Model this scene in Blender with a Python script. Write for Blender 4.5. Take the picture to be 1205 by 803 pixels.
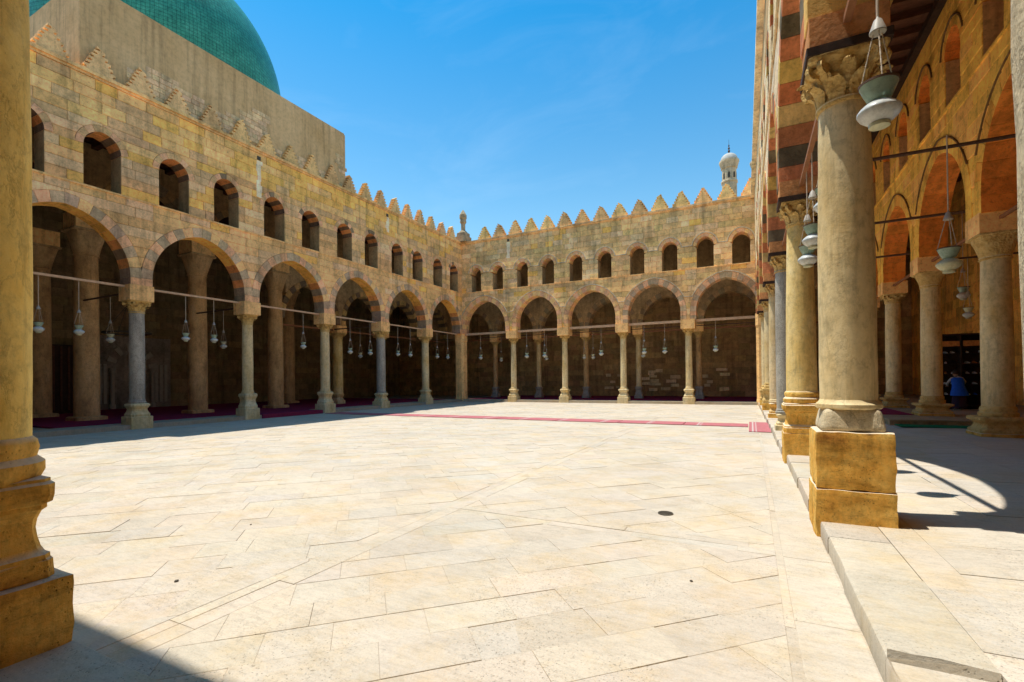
import bpy, bmesh, math, random
from math import sin, cos, pi, sqrt, acos, atan2, radians
from mathutils import Vector, Matrix, noise
random.seed(7)
SC = bpy.context.scene
for _o in list(bpy.data.objects): bpy.data.objects.remove(_o)
COL = SC.collection

# ------------------------------------------------------------------ camera
EYE = 2.0
YAW, ROLL, PIT, FPX = 0.4669, -0.0110, 0.0068, 558.24
_rt = Vector((cos(YAW), sin(YAW), 0)); _fw = Vector((-sin(YAW), cos(YAW), 0)); _up = Vector((0, 0, 1))
_f2 = _fw*cos(PIT) + _up*sin(PIT); _u2 = _up*cos(PIT) - _fw*sin(PIT)
_r3 = _rt*cos(ROLL) + _u2*sin(ROLL); _u3 = _u2*cos(ROLL) - _rt*sin(ROLL)
cam_d = bpy.data.cameras.new('camera'); cam = bpy.data.objects.new('camera', cam_d); COL.objects.link(cam)
cam.matrix_world = Matrix(((_r3.x, _u3.x, -_f2.x, 0), (_r3.y, _u3.y, -_f2.y, 0), (_r3.z, _u3.z, -_f2.z, EYE), (0, 0, 0, 1)))
cam_d.sensor_width = 36; cam_d.lens = FPX/1205*36; cam_d.shift_y = 41.4/1205
cam_d.clip_start = 0.05; cam_d.clip_end = 5000
SC.camera = cam

# ------------------------------------------------------------------ sky, sun, exposure
SUN_EL, SUN_AZ = radians(73.8), radians(9)
S = Vector((-cos(SUN_EL)*cos(SUN_AZ), -cos(SUN_EL)*sin(SUN_AZ), sin(SUN_EL)))
world = bpy.data.worlds.new('World'); SC.world = world; world.use_nodes = True
wn = world.node_tree; wn.nodes.clear()
_o = wn.nodes.new('ShaderNodeOutputWorld'); _b = wn.nodes.new('ShaderNodeBackground'); _s = wn.nodes.new('ShaderNodeTexSky')
_h = wn.nodes.new('ShaderNodeHueSaturation')
_s.sky_type = 'NISHITA'; _s.sun_disc = False; _s.sun_elevation = SUN_EL; _s.sun_rotation = atan2(S.x, S.y)
_s.altitude = 0; _s.air_density = 1.0; _s.dust_density = 0.6; _s.ozone_density = 1.6
_h.inputs['Saturation'].default_value = 1.2; _h.inputs['Hue'].default_value = 0.487
_b.inputs['Strength'].default_value = 0.115
# deeper blue with height, all round the sky
_tc = wn.nodes.new('ShaderNodeTexCoord'); _sx = wn.nodes.new('ShaderNodeSeparateXYZ'); _rp = wn.nodes.new('ShaderNodeValToRGB'); _mx = wn.nodes.new('ShaderNodeMix')
_mx.data_type = 'RGBA'; _mx.blend_type = 'MULTIPLY'; _mx.inputs['Factor'].default_value = 1
_e = _rp.color_ramp.elements; _e[0].position = .15; _e[0].color = (1.12, .95, .80, 1); _e[1].position = .62; _e[1].color = (.13, .69, .86, 1)
wn.links.new(_tc.outputs['Generated'], _sx.inputs[0]); wn.links.new(_sx.outputs[2], _rp.inputs[0])
wn.links.new(_s.outputs[0], _h.inputs['Color']); wn.links.new(_h.outputs[0], _mx.inputs['A']); wn.links.new(_rp.outputs[0], _mx.inputs['B']); 
_mp = wn.nodes.new('ShaderNodeMapping'); _mp.inputs['Scale'].default_value = (1.6, 3.2, 5.5); _mp.inputs['Rotation'].default_value = (.5, .3, .7)
_nz = wn.nodes.new('ShaderNodeTexNoise'); _nz.inputs['Scale'].default_value = 1.4; _nz.inputs['Detail'].default_value = 7; _nz.inputs['Roughness'].default_value = .62; _nz.inputs['Distortion'].default_value = .8
_cr = wn.nodes.new('ShaderNodeValToRGB'); _cr.color_ramp.elements[0].position = .5; _cr.color_ramp.elements[0].color = (0, 0, 0, 1); _cr.color_ramp.elements[1].position = .8; _cr.color_ramp.elements[1].color = (.06, .06, .06, 1)
_cm = wn.nodes.new('ShaderNodeMix'); _cm.data_type = 'RGBA'; _cm.inputs['B'].default_value = (5.0, 5.6, 6.2, 1)
wn.links.new(_tc.outputs['Generated'], _mp.inputs[0]); wn.links.new(_mp.outputs[0], _nz.inputs['Vector']); wn.links.new(_nz.outputs['Fac'], _cr.inputs[0])
wn.links.new(_cr.outputs[0], _cm.inputs['Factor']); wn.links.new(_mx.outputs['Result'], _cm.inputs['A']); wn.links.new(_cm.outputs['Result'], _b.inputs[0]); wn.links.new(_b.outputs[0], _o.inputs[0])
sun_d = bpy.data.lights.new('sun', 'SUN'); sun = bpy.data.objects.new('sun', sun_d); COL.objects.link(sun)
sun_d.energy = 2.6; sun_d.angle = radians(0.53); sun_d.color = (1, .95, .86)
sun.rotation_euler = S.to_track_quat('Z', 'Y').to_euler(); sun.location = (0, 15, 60)
SC.view_settings.view_transform = 'Standard'; SC.view_settings.look = 'None'; SC.view_settings.gamma = 1
SC.view_settings.exposure = 1.12; SC.view_settings.use_curve_mapping = False
SC.render.engine = 'CYCLES'
SC.cycles.use_denoising = True
SC.cycles.max_bounces = 10; SC.cycles.diffuse_bounces = 9; SC.cycles.glossy_bounces = 3; SC.cycles.transmission_bounces = 6
SC.cycles.caustics_reflective = False; SC.cycles.caustics_refractive = False

# ------------------------------------------------------------------ materials
class NT:
    def __init__(s, name):
        s.m = bpy.data.materials.new(name); s.m.use_nodes = True; s.t = s.m.node_tree; s.n = s.t.nodes
        s.b = s.n['Principled BSDF']; s.geo = s.n.new('ShaderNodeNewGeometry'); s.pos = s.geo.outputs['Position']
    def l(s, a, b): s.t.links.new(a, b)
    def noise(s, scale, detail=4, rough=.6, vec=None, sx=None):
        v = vec or s.pos
        if sx:
            m = s.n.new('ShaderNodeMapping'); m.inputs['Scale'].default_value = sx; s.l(v, m.inputs['Vector']); v = m.outputs[0]
        k = s.n.new('ShaderNodeTexNoise'); k.inputs['Scale'].default_value = scale; k.inputs['Detail'].default_value = detail
        k.inputs['Roughness'].default_value = rough; s.l(v, k.inputs['Vector']); return k.outputs['Fac']
    def vor(s, scale, feat='F1', sx=None, vec=None):
        v = vec or s.pos
        if sx:
            m = s.n.new('ShaderNodeMapping'); m.inputs['Scale'].default_value = sx; s.l(v, m.inputs['Vector']); v = m.outputs[0]
        k = s.n.new('ShaderNodeTexVoronoi'); k.feature = feat; k.inputs['Scale'].default_value = scale; s.l(v, k.inputs['Vector']); return k.outputs['Distance']
    def ramp(s, fac, stops):
        r = s.n.new('ShaderNodeValToRGB'); e = r.color_ramp.elements
        while len(e) < len(stops): e.new(.5)
        for i, (p, c) in enumerate(stops):
            e[i].position = p; e[i].color = (c, c, c, 1) if not isinstance(c, tuple) else (*c, 1)
        s.l(fac, r.inputs[0]); return r.outputs[0]
    def mix(s, a, b, fac=1., mode='MULTIPLY'):
        x = s.n.new('ShaderNodeMix'); x.data_type = 'RGBA'; x.blend_type = mode
        for sock, val in ((x.inputs['Factor'], fac), (x.inputs['A'], a), (x.inputs['B'], b)):
            if isinstance(val, (int, float)): sock.default_value = val
            elif isinstance(val, tuple): sock.default_value = (*val, 1)
            else: s.l(val, sock)
        return x.outputs['Result']
    def math(s, a, b, op='ADD'):
        x = s.n.new('ShaderNodeMath'); x.operation = op
        for i, v in enumerate((a, b)):
            if isinstance(v, (int, float)): x.inputs[i].default_value = v
            else: s.l(v, x.inputs[i])
        return x.outputs[0]
    def tint(s):
        a = s.n.new('ShaderNodeAttribute'); a.attribute_name = 'tint'; return a.outputs['Color']
    def done(s, col, rough=.85, bump=None, bs=.4, bd=.02, spec=.25):
        if isinstance(col, tuple): s.b.inputs['Base Color'].default_value = (*col, 1)
        else: s.l(col, s.b.inputs['Base Color'])
        s.b.inputs['Roughness'].default_value = rough; s.b.inputs['Specular IOR Level'].default_value = spec
        if bump is not None:
            k = s.n.new('ShaderNodeBump'); k.inputs['Strength'].default_value = bs; k.inputs['Distance'].default_value = bd
            s.l(bump, k.inputs['Height']); s.l(k.outputs[0], s.b.inputs['Normal'])
        return s.m

def m_stone(name, fine=14, contrast=(.80, 1.26), pits=.5, bs=.5):
    k = NT(name)
    big = k.ramp(k.noise(.55, 5, .6), [(.3, contrast[0]), (.7, contrast[1])])
    mid = k.ramp(k.noise(3.2, 6, .68), [(.25, .66), (.5, 1.05), (.78, 1.34)])
    streak = k.ramp(k.noise(1.0, 4, .6, sx=(2.2, 2.2, .22)), [(.32, .70), (.5, 1.06)])
    c = k.mix(k.mix(k.mix(k.tint(), big), mid), streak)
    c = k.mix(c, k.ramp(k.noise(10, 6, .75), [(.24, .52), (.46, 1.03), (.75, 1.26)]))  # mottling, its contrast raised to stand in for surface shading
    spots = k.ramp(k.noise(21, 3, .7), [(.3, .55), (.42, 1.)])
    c = k.mix(c, spots, pits)
    h = k.math(k.noise(fine, 6, .7), k.math(k.noise(3.5, 4, .6), .9, 'MULTIPLY'))
    return k.done(c, .92, h, bs, .03, .15)
M = {}
M['stone'] = m_stone('weathered_limestone')
M['mortar'] = m_stone('mortar_core', 20, (.8, 1.1), .3, .3)
def m_paving():
    k = NT('travertine_paving')
    big = k.ramp(k.noise(.3, 6, .65), [(.28, .86), (.5, 1.), (.74, 1.08)])
    mid = k.ramp(k.noise(1.7, 7, .72, sx=(1, 1.8, 1)), [(.28, .87), (.5, 1.), (.75, 1.06)])
    rust = k.ramp(k.noise(1.1, 6, .75), [(.36, (1.0, .93, .80)), (.52, (1., 1., 1.))])
    grain = k.ramp(k.noise(5, 6, .75, sx=(1, 4, 1)), [(.3, .86), (.55, 1.03)])
    c = k.mix(k.mix(k.mix(k.mix(k.tint(), big), mid), rust), grain)
    patch = k.ramp(k.noise(.85, 4, .6), [(.44, 0.), (.56, 1.)])
    pit = k.ramp(k.vor(26, 'F1', sx=(1, 1.6, 1)), [(.08, 0.22), (.2, 1.)])
    pit2 = k.ramp(k.noise(34, 4, .8), [(.32, .3), (.42, 1.)])
    gate = k.ramp(k.noise(4.2, 4, .7), [(.40, 1.), (.55, 0.)])
    pm = k.mix(k.mix(pit, (1., 1., 1.), gate, 'MIX'), pit2, .85)
    pm2 = k.mix((1., 1., 1.), pm, patch, 'MIX')
    c = k.mix(c, pm2, .8)
    grime = k.ramp(k.noise(11, 6, .8), [(.24, .62), (.42, 1.)])
    c = k.mix(c, grime, .8)
    fine = k.ramp(k.noise(55, 5, .85), [(.25, .8), (.5, 1.), (.75, 1.1)])
    c = k.mix(c, fine)
    scar = k.ramp(k.noise(2.4, 8, .82, sx=(1, 1.3, 1)), [(.26, .6), (.32, 1.)])
    c = k.mix(c, scar, .7)
    crack = k.ramp(k.noise(1.3, 8, .6, sx=(1, 1.2, 1)), [(.492, 1.), (.4975, .62), (.5025, .62), (.508, 1.)])
    crk = k.mix((1., 1., 1.), crack, k.ramp(k.noise(.6, 3, .5), [(.5, 0.), (.58, .4)]), 'MIX')
    c = k.mix(c, crk)
    h = k.math(k.math(k.noise(16, 7, .75), k.noise(2.6, 4, .6), 'ADD'), k.math(pm2, scar), 'ADD')
    return k.done(c, .85, h, .45, .014, .15)
M['paving'] = m_paving()
def m_shaft(name, cols, scale, fleck=0., bs=.25, rough=.6):
    k = NT(name)
    c = k.ramp(k.noise(scale, 6, .65, sx=(1, 1, .45)), cols)
    c = k.mix(c, k.ramp(k.noise(7, 6, .75), [(.28, .68), (.5, 1.), (.8, 1.12)]))
    c = k.mix(c, k.ramp(k.noise(1.6, 5, .7, sx=(1, 1, .3)), [(.3, .8), (.6, 1.05)]))
    if fleck: c = k.mix(c, k.ramp(k.noise(60, 2, .6), [(.35, .45), (.5, 1.), (.68, 1.35)]), fleck)
    c = k.mix(c, k.ramp(k.noise(26, 4, .8), [(.28, .5), (.37, 1.)]), .75)
    c = k.mix(c, k.ramp(k.noise(1.1, 7, .8, sx=(2.5, 2.5, .5)), [(.34, .68), (.46, 1.), (.7, 1.08)]), .8)
    vein = k.ramp(k.noise(1.7, 8, .62, sx=(1.5, 1.5, .8)), [(.488, 1.), (.497, .6), (.503, .6), (.512, 1.)])
    c = k.mix(c, vein, .4)
    c = k.mix(c, k.ramp(k.noise(2.2, 7, .75, sx=(3, 3, .25)), [(.3, .62), (.46, 1.02)]), .8)
    h = k.math(k.math(k.noise(20, 6, .75), k.noise(2.5, 5, .65)), vein)
    return k.done(c, rough, h, bs, .02, .3)
M['cream'] = m_shaft('cream_marble', [(.3, (.62, .42, .16)), (.5, (.76, .59, .31)), (.75, (.80, .68, .43))], 1.3)
M['ochre'] = m_shaft('ochre_limestone', [(.28, (.50, .30, .08)), (.46, (.76, .53, .18)), (.62, (.82, .63, .29)), (.8, (.84, .70, .42))], 1.6, 0, .45, .85)
M['golden'] = m_shaft('golden_limestone', [(.26, (.42, .22, .04)), (.42, (.76, .50, .11)), (.6, (.86, .64, .20)), (.8, (.86, .72, .38))], 1.5, 0, .5, .85)
M['granite'] = m_shaft('grey_granite', [(.3, (.30, .27, .22)), (.55, (.45, .41, .34)), (.8, (.54, .49, .40))], 2.0, .8)
M['redgranite'] = m_shaft('red_granite', [(.3, (.42, .25, .11)), (.5, (.66, .41, .18)), (.75, (.74, .50, .26))], 1.8, .5, .35, .8)
M['pitted'] = m_shaft('pitted_limestone', [(.3, (.56, .44, .26)), (.6, (.70, .59, .40)), (.8, (.76, .68, .50))], 3, .25, .8, .9)
def m_block():
    k = NT('ochre_stone_block')
    c = k.ramp(k.noise(1.9, 6, .7), [(.26, (.44, .18, .035)), (.42, (.76, .40, .075)), (.58, (.82, .51, .13)), (.78, (.82, .61, .30))])
    c = k.mix(c, k.ramp(k.noise(4, 6, .75, sx=(1, 1, .5)), [(.3, .6), (.55, 1.05)]))
    c = k.mix(c, k.ramp(k.noise(13, 7, .8), [(.25, .5), (.45, 1.), (.75, 1.22)]))
    pit = k.ramp(k.vor(34, 'F1', sx=(1, 1, .8)), [(.12, .35), (.26, 1.)])
    pm = k.mix((1., 1., 1.), pit, k.ramp(k.noise(3.5, 3, .6), [(.42, 0.), (.6, 1.)]), 'MIX')
    c = k.mix(c, pm, .7)
    up = k.n.new('ShaderNodeSeparateXYZ'); k.l(k.geo.outputs['Normal'], up.inputs[0])
    c = k.mix(c, (.78, .70, .56), k.ramp(up.outputs[2], [(.35, 0.), (.8, .8)]), 'MIX')
    stain = k.ramp(k.noise(1.3, 6, .75, sx=(3.5, 3.5, .5)), [(.3, .55), (.48, 1.04)])
    c = k.mix(c, stain, .8)
    lines = k.ramp(k.noise(2.2, 6, .8, sx=(1.2, 1.2, 7)), [(.3, .66), (.48, 1.05)])
    c = k.mix(c, lines, .7)
    h = k.math(k.math(k.noise(22, 7, .8), k.noise(5, 5, .7)), k.math(pm, lines), 'ADD')
    return k.done(c, .92, h, .75, .03, .12)
M['block'] = m_block()
def m_capital():
    k = NT('carved_limestone')
    c = k.ramp(k.noise(6, 5, .7), [(.3, (.44, .27, .09)), (.5, (.68, .46, .17)), (.8, (.74, .57, .28))])
    c = k.mix(c, k.ramp(k.vor(16), [(.0, .5), (.28, 1.)]), .6)
    h = k.math(k.vor(18), k.noise(20, 4, .7))
    return k.done(c, .9, h, .8, .03, .15)
M['capital'] = m_capital()
def m_plaster():
    k = NT('weathered_plaster')
    c = k.ramp(k.noise(.5, 5, .6), [(.3, (.58, .37, .17)), (.7, (.74, .50, .26))])
    c = k.mix(c, k.ramp(k.noise(1.4, 5, .7, sx=(2.4, 2.4, .16)), [(.3, .66), (.5, 1.), (.75, 1.12)]))
    c = k.mix(c, k.ramp(k.noise(5, 6, .75), [(.3, .8), (.55, 1.05)]))
    return k.done(c, .95, k.noise(7, 6, .7), .45, .03, .1)
M['plaster'] = m_plaster()
def m_dome():
    k = NT('green_dome_tiles')
    tc = k.n.new('ShaderNodeTexCoord'); sp = k.n.new('ShaderNodeSeparateXYZ'); k.l(tc.outputs['Object'], sp.inputs[0])
    ang = k.math(sp.outputs[1], sp.outputs[0], 'ARCTAN2')
    u = k.math(k.math(ang, 230/(2*pi), 'MULTIPLY'), 1., 'FRACT'); v = k.math(k.math(sp.outputs[2], 5.2, 'MULTIPLY'), 1., 'FRACT')
    gu = k.ramp(u, [(.0, .5), (.1, .55), (.18, 1.)]); gv = k.ramp(v, [(.0, .5), (.1, .55), (.2, 1.)])
    c = k.ramp(k.noise(1.1, 5, .7), [(.3, (.035, .23, .155)), (.55, (.055, .33, .225)), (.8, (.10, .42, .30))])
    c = k.mix(c, k.ramp(k.noise(7, 3, .8), [(.3, .55), (.7, 1.3)]))
    c = k.mix(k.mix(c, gu), gv)
    return k.done(c, .38, k.math(gu, gv), .25, .02, .4)
M['dome'] = m_dome()
def m_plain(name, col, var=.25, scale=6, rough=.8, bs=.3, sx=None, spec=.2):
    k = NT(name)
    c = k.mix(col, k.ramp(k.noise(scale, 5, .7, sx=sx), [(.25, 1-var), (.75, 1+var)]))
    return k.done(c, rough, k.noise(scale*3, 4, .7, sx=sx), bs, .01, spec)
M['wood'] = m_plain('dark_red_timber', (.13, .055, .03), .5, 4, .8, .4, (1, 1, 3))
M['wood_dark'] = m_plain('dark_timber', (.05, .028, .018), .5, 4, .8, .4)
M['beam'] = m_plain('pale_painted_tie_beam', (.62, .40, .24), .25, 5, .7, .2)
M['beam_red'] = m_plain('red_brown_tie_beam', (.30, .13, .06), .3, 5, .75, .2)
M['iron'] = m_plain('rusty_iron', (.10, .055, .035), .4, 20, .6, .3)
M['cord'] = m_plain('lamp_cord', (.55, .45, .33), .2, 20, .6, .1)
M['lead'] = m_plain('grey_lead', (.50, .47, .42), .2, 3, .7, .2)
M['ground'] = m_plain('dry_earth', (.36, .29, .19), .2, .1, .95, .3)
M['black'] = m_plain('black_iron_cover', (.10, .085, .065), .5, 15, .8, .3)
M['wall_dark'] = m_stone('brown_rubble_stone', 10, (.6, 1.25), .5, .6)
M['marble'] = m_plain('white_marble_panel', (.42, .38, .32), .2, 5, .5, .1)
def m_carpet(name, col, stripe):
    k = NT(name)
    sp = k.n.new('ShaderNodeSeparateXYZ'); k.l(k.pos, sp.inputs[0])
    st = k.ramp(k.math(k.math(sp.outputs[0], 2.05, 'DIVIDE'), 1., 'FRACT'), [(.0, 1.), (.02, 1.), (.035, 0.), (.055, 0.), (.06, .7), (.075, .7), (.085, 0.)])
    c = k.mix(col, k.ramp(k.noise(9, 4, .7), [(.25, .8), (.75, 1.2)]))
    c = k.mix(c, stripe, st, 'MIX')
    return k.done(c, 1., k.noise(160, 2, .6), .4, .006, .05)
M['red_carpet'] = m_carpet('red_carpet', (.43, .15, .16), (.5, .40, .38))
M['wine_carpet'] = m_carpet('wine_red_carpet', (.26, .03, .07), (.2, .03, .06))
M['green_carpet'] = m_carpet('green_carpet', (.02, .18, .075), (.02, .15, .06))
def m_glass(name, col, tr=.35, rough=.25):
    k = NT(name); c = k.mix(col, k.ramp(k.noise(18, 4, .7), [(.3, .75), (.6, 1.05)]))
    k.b.inputs['Transmission Weight'].default_value = tr; k.b.inputs['IOR'].default_value = 1.3
    return k.done(c, rough, k.noise(30, 3, .6), .1, .004, .5)
M['glass_green'] = m_glass('pale_green_lamp_glass', (.46, .60, .47))
M['glass_white'] = m_glass('milky_lamp_glass', (.78, .80, .76), .25)
M['glass_amber'] = m_glass('yellowed_lamp_glass', (.72, .70, .46), .25)
M['blue_cloth'] = m_plain('blue_tunic_cloth', (.02, .11, .55), .2, 12, .9, .4)
M['grey_cloth'] = m_plain('grey_sleeve_cloth', (.42, .40, .38), .2, 12, .9, .4)
M['dark_cloth'] = m_plain('dark_skirt_cloth', (.05, .03, .05), .2, 12, .9, .4)
M['skin'] = m_plain('skin', (.38, .20, .12), .1, 8, .6, .1)
M['hair'] = m_plain('dark_hair', (.03, .02, .015), .3, 30, .6, .3)
M['shoe'] = m_plain('pale_shoe_leather', (.62, .58, .52), .3, 20, .6, .2)
M['header'] = m_plain('orange_lit_sign_board', (.55, .22, .06), .5, 7, .7, .1)  # orange light on the header boards put into the base colour

# ------------------------------------------------------------------ mesh helpers
class MB:
    def __init__(s): s.v = []; s.f = []; s.c = []
    def face(s, idx, col): s.f.append(idx); s.c.append(col)
    def prism(s, rings, col, caps=(True, True)):
        """rings: list of lists of 3D points with equal length, joined in order"""
        n = len(rings[0]); b = len(s.v)
        for r in rings: s.v += [tuple(p) for p in r]
        for k in range(len(rings)-1):
            for i in range(n):
                j = (i+1) % n
                s.face((b+k*n+i, b+k*n+j, b+(k+1)*n+j, b+(k+1)*n+i), col)
        if caps[0]: s.face(tuple(b+i for i in range(n))[::-1], col)
        if caps[1]: s.face(tuple(b+(len(rings)-1)*n+i for i in range(n)), col)
    def box(s, x0, x1, y0, y1, z0, z1, col=(.5, .5, .5)):
        q = [(x0, y0), (x1, y0), (x1, y1), (x0, y1)]
        s.prism([[(a, b, z0) for a, b in q], [(a, b, z1) for a, b in q]], col)
    def lathe(s, prof, seg=24, col=(.5, .5, .5), c=(0, 0), caps=(True, True), rot=0., wob=0.):
        rings = []
        for r, z in prof:
            rings.append([(c[0]+r*(1+wob*noise.noise((3*cos(a), 3*sin(a), z*2.5)))*cos(a), c[1]+r*(1+wob*noise.noise((3*cos(a), 3*sin(a), z*2.5)))*sin(a), z) for a in [rot+2*pi*i/seg for i in range(seg)]])
        s.prism(rings, col, caps)
    def square(s, prof, col=(.5, .5, .5), cut=.12):
        """square section with cut corners: prof of (half width, z)"""
        rings = []
        for w, z in prof:
            k = w*(1-cut)
            rings.append([(w, -k, z), (w, k, z), (k, w, z), (-k, w, z), (-w, k, z), (-w, -k, z), (-k, -w, z), (k, -w, z)])
        s.prism(rings, col)
    def tube(s, p, q, r, seg=6, col=(.5, .5, .5), r2=None):
        p, q = Vector(p), Vector(q); d = (q-p).normalized(); a = d.orthogonal().normalized(); b = d.cross(a); r2 = r2 or r
        s.prism([[p+(a*cos(t)+b*sin(t))*r for t in [2*pi*i/seg for i in range(seg)]], [q+(a*cos(t)+b*sin(t))*r2 for t in [2*pi*i/seg for i in range(seg)]]], col)
    def mesh(s, name, fix=True):
        me = bpy.data.meshes.new(name); me.from_pydata(s.v, [], s.f); 
        a = me.attributes.new('tint', 'FLOAT_COLOR', 'FACE')
        a.data.foreach_set('color', [x for c in s.c for x in (c[0], c[1], c[2], 1.)])
        if fix:
            bm = bmesh.new(); bm.from_mesh(me); bmesh.ops.recalc_face_normals(bm, faces=bm.faces); bm.to_mesh(me); bm.free()
        return me
    def build(s, name, mat, parent=None, smooth=False, fix=True, org=None):
        if org: s.v = [(x-org[0], y-org[1], z-org[2]) for x, y, z in s.v]
        me = s.mesh(name, fix)
        me.materials.append(M[mat] if isinstance(mat, str) else mat)
        if smooth: shade(me, smooth)
        return link(name, me, parent)
def shade(me, ang=True):
    me.polygons.foreach_set('use_smooth', [True]*len(me.polygons))
    lim = radians(40 if ang is True else ang)
    bm = bmesh.new(); bm.from_mesh(me)
    for e in bm.edges:
        if len(e.link_faces) == 2 and e.calc_face_angle(0) > lim: e.smooth = False
    bm.to_mesh(me); bm.free()
def link(name, me, parent=None):
    o = bpy.data.objects.new(name, me); COL.objects.link(o)
    if parent: o.parent = parent
    return o
def tag(o, label=None, cat=None, group=None, kind=None):
    if label: o['label'] = label
    if cat: o['category'] = cat
    if group: o['group'] = group
    if kind: o['kind'] = kind
    return o
def thing(name, label, cat, loc=(0, 0, 0), group=None):
    o = link(name, None); o.location = loc; o.empty_display_size = .3
    return tag(o, label, cat, group)
def copy_tree(o, parent=None):
    c = o.copy(); COL.objects.link(c); c.parent = parent
    for ch in list(o.children): copy_tree(ch, c)
    return c
def jit(c, a=.08):
    k = 1+random.uniform(-a, a); return tuple(max(.01, x*k*(1+random.uniform(-a*.25, a*.25))) for x in c)
def rough_box(w, d, z0, z1, n=7, amp=.012, bev=.03, seed=0, taper=0.):
    """worn block: subdivided box with rounded, chipped edges"""
    bm = bmesh.new(); bmesh.ops.create_cube(bm, size=2)
    bmesh.ops.subdivide_edges(bm, edges=bm.edges, cuts=n, use_grid_fill=True)
    h = (z1-z0)/2
    for v in bm.verts:
        p = v.co.copy(); q = Vector((p.x*w/2, p.y*d/2, p.z*h))
        inner = Vector((max(-w/2+bev, min(w/2-bev, q.x)), max(-d/2+bev, min(d/2-bev, q.y)), max(-h+bev, min(h-bev, q.z))))
        e = q-inner
        if e.length > 1e-6: q = inner+e.normalized()*bev
        ns = noise.noise((q.x*4+seed, q.y*4, q.z*4))+.5*noise.noise((q.x*11+seed, q.y*11, q.z*11))
        ed = sum(1 for t in (abs(p.x), abs(p.y), abs(p.z)) if t > .999)
        q *= 1+amp*ns*(1.2 if ed >= 2 else .7)/max(.2, w/2)
        t = 1-taper*(p.z+1)/2
        v.co = Vector((q.x*t, q.y*t, q.z+(z0+z1)/2))
    me = bpy.data.meshes.new('block'); bm.to_mesh(me); bm.free(); shade(me, 50); return me

def roughen(me, seed=0, amp=.014):
    bm = bmesh.new(); bm.from_mesh(me)
    bmesh.ops.subdivide_edges(bm, edges=[e for e in bm.edges if e.calc_length() > .12], cuts=5, use_grid_fill=True)
    bmesh.ops.triangulate(bm, faces=[f for f in bm.faces if len(f.verts) > 4])
    for v in bm.verts:
        p = v.co; n = noise.noise((p.x*5+seed, p.y*5, p.z*5))+.6*noise.noise((p.x*13+seed, p.y*13, p.z*13))
        hit = max(0, noise.noise((p.x*2.3+seed*3, p.y*2.3, p.z*2.3+9))-.15)
        v.co = Vector((p.x*(1+amp*n-.12*hit), p.y*(1+amp*n-.12*hit), p.z+amp*.25*n))
    bm.to_mesh(me); bm.free(); shade(me, 35)

# ------------------------------------------------------------------ site dimensions (metres)
XL, YB, XR, YN = -24.0, 37.44, 0.70, 1.62
TH = .85
uL = [1.0, 6.1, 11.35, 16.55, 21.8, 26.95, 32.3, 37.44]
uB = [-24.4, -18.9, -14.05, -9.1, -4.17, 1.1]
def dxR(y): return -.011*max(0., y-7.4)      # the sunlit arcade is not quite parallel to the opposite one
uR = [2.1, 7.4, 12.95, 18.4, 23.7, 29.0, 34.0, 37.84]
TAN, GREY, GOLD, PINK, DGREY = (.84, .50, .20), (.68, .41, .185), (.92, .51, .13), (.80, .43, .22), (.42, .29, .17)
RED, PALE, MORT = (.58, .19, .07), (.74, .54, .28), (.66, .42, .19)

# ------------------------------------------------------------------ ground and floors
g = MB(); g.box(-900, 900, -900, 1500, -.6, -.12, (.4, .3, .2)); tag(g.build('ground', 'ground'), kind='structure')

def clip(poly, a, b, c):                    # keep a*x+b*y<=c
    out = []
    for i in range(len(poly)):
        p, q = poly[i], poly[(i+1) % len(poly)]
        dp, dq = a*p[0]+b*p[1]-c, a*q[0]+b*q[1]-c
        if dp <= 0: out.append(p)
        if dp*dq < 0:
            t = dp/(dp-dq); out.append((p[0]+(q[0]-p[0])*t, p[1]+(q[1]-p[1])*t))
    return out
def area(p): return .5*sum(p[i][0]*p[(i+1) % len(p)][1]-p[(i+1) % len(p)][0]*p[i][1] for i in range(len(p)))
def inset(poly, d):
    cx = sum(p[0] for p in poly)/len(poly); cy = sum(p[1] for p in poly)/len(poly)
    out = []
    n = len(poly)
    for i in range(n):
        p0, p1, p2 = (Vector(poly[(i+k) % n]).to_2d() for k in (-1, 0, 1))
        e1 = (p1-p0); e2 = (p2-p1)
        if e1.length < 1e-5 or e2.length < 1e-5: out.append(tuple(p1)); continue
        n1 = Vector((-e1.y, e1.x)).normalized(); n2 = Vector((-e2.y, e2.x)).normalized()
        k = 1+n1.dot(n2)
        m = (n1+n2)/k if k > .25 else n1
        out.append((p1.x+m.x*d, p1.y+m.y*d))
    return out
def clean(poly, eps=.015):
    out = []
    for p in poly:
        if not out or abs(p[0]-out[-1][0])+abs(p[1]-out[-1][1]) > eps: out.append(p)
    if len(out) > 1 and abs(out[0][0]-out[-1][0])+abs(out[0][1]-out[-1][1]) <= eps: out.pop()
    return out
def slab(mb, poly, zf, thick, col, gap=.006, ch=.003):
    a = inset(poly, gap); b = inset(poly, gap+ch)
    if area(b) < .004: return False
    mb.prism([[(x, y, zf(x, y)-thick) for x, y in a], [(x, y, zf(x, y)-ch*.7) for x, y in a], [(x, y, zf(x, y)) for x, y in b]], col)
    return True
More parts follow.
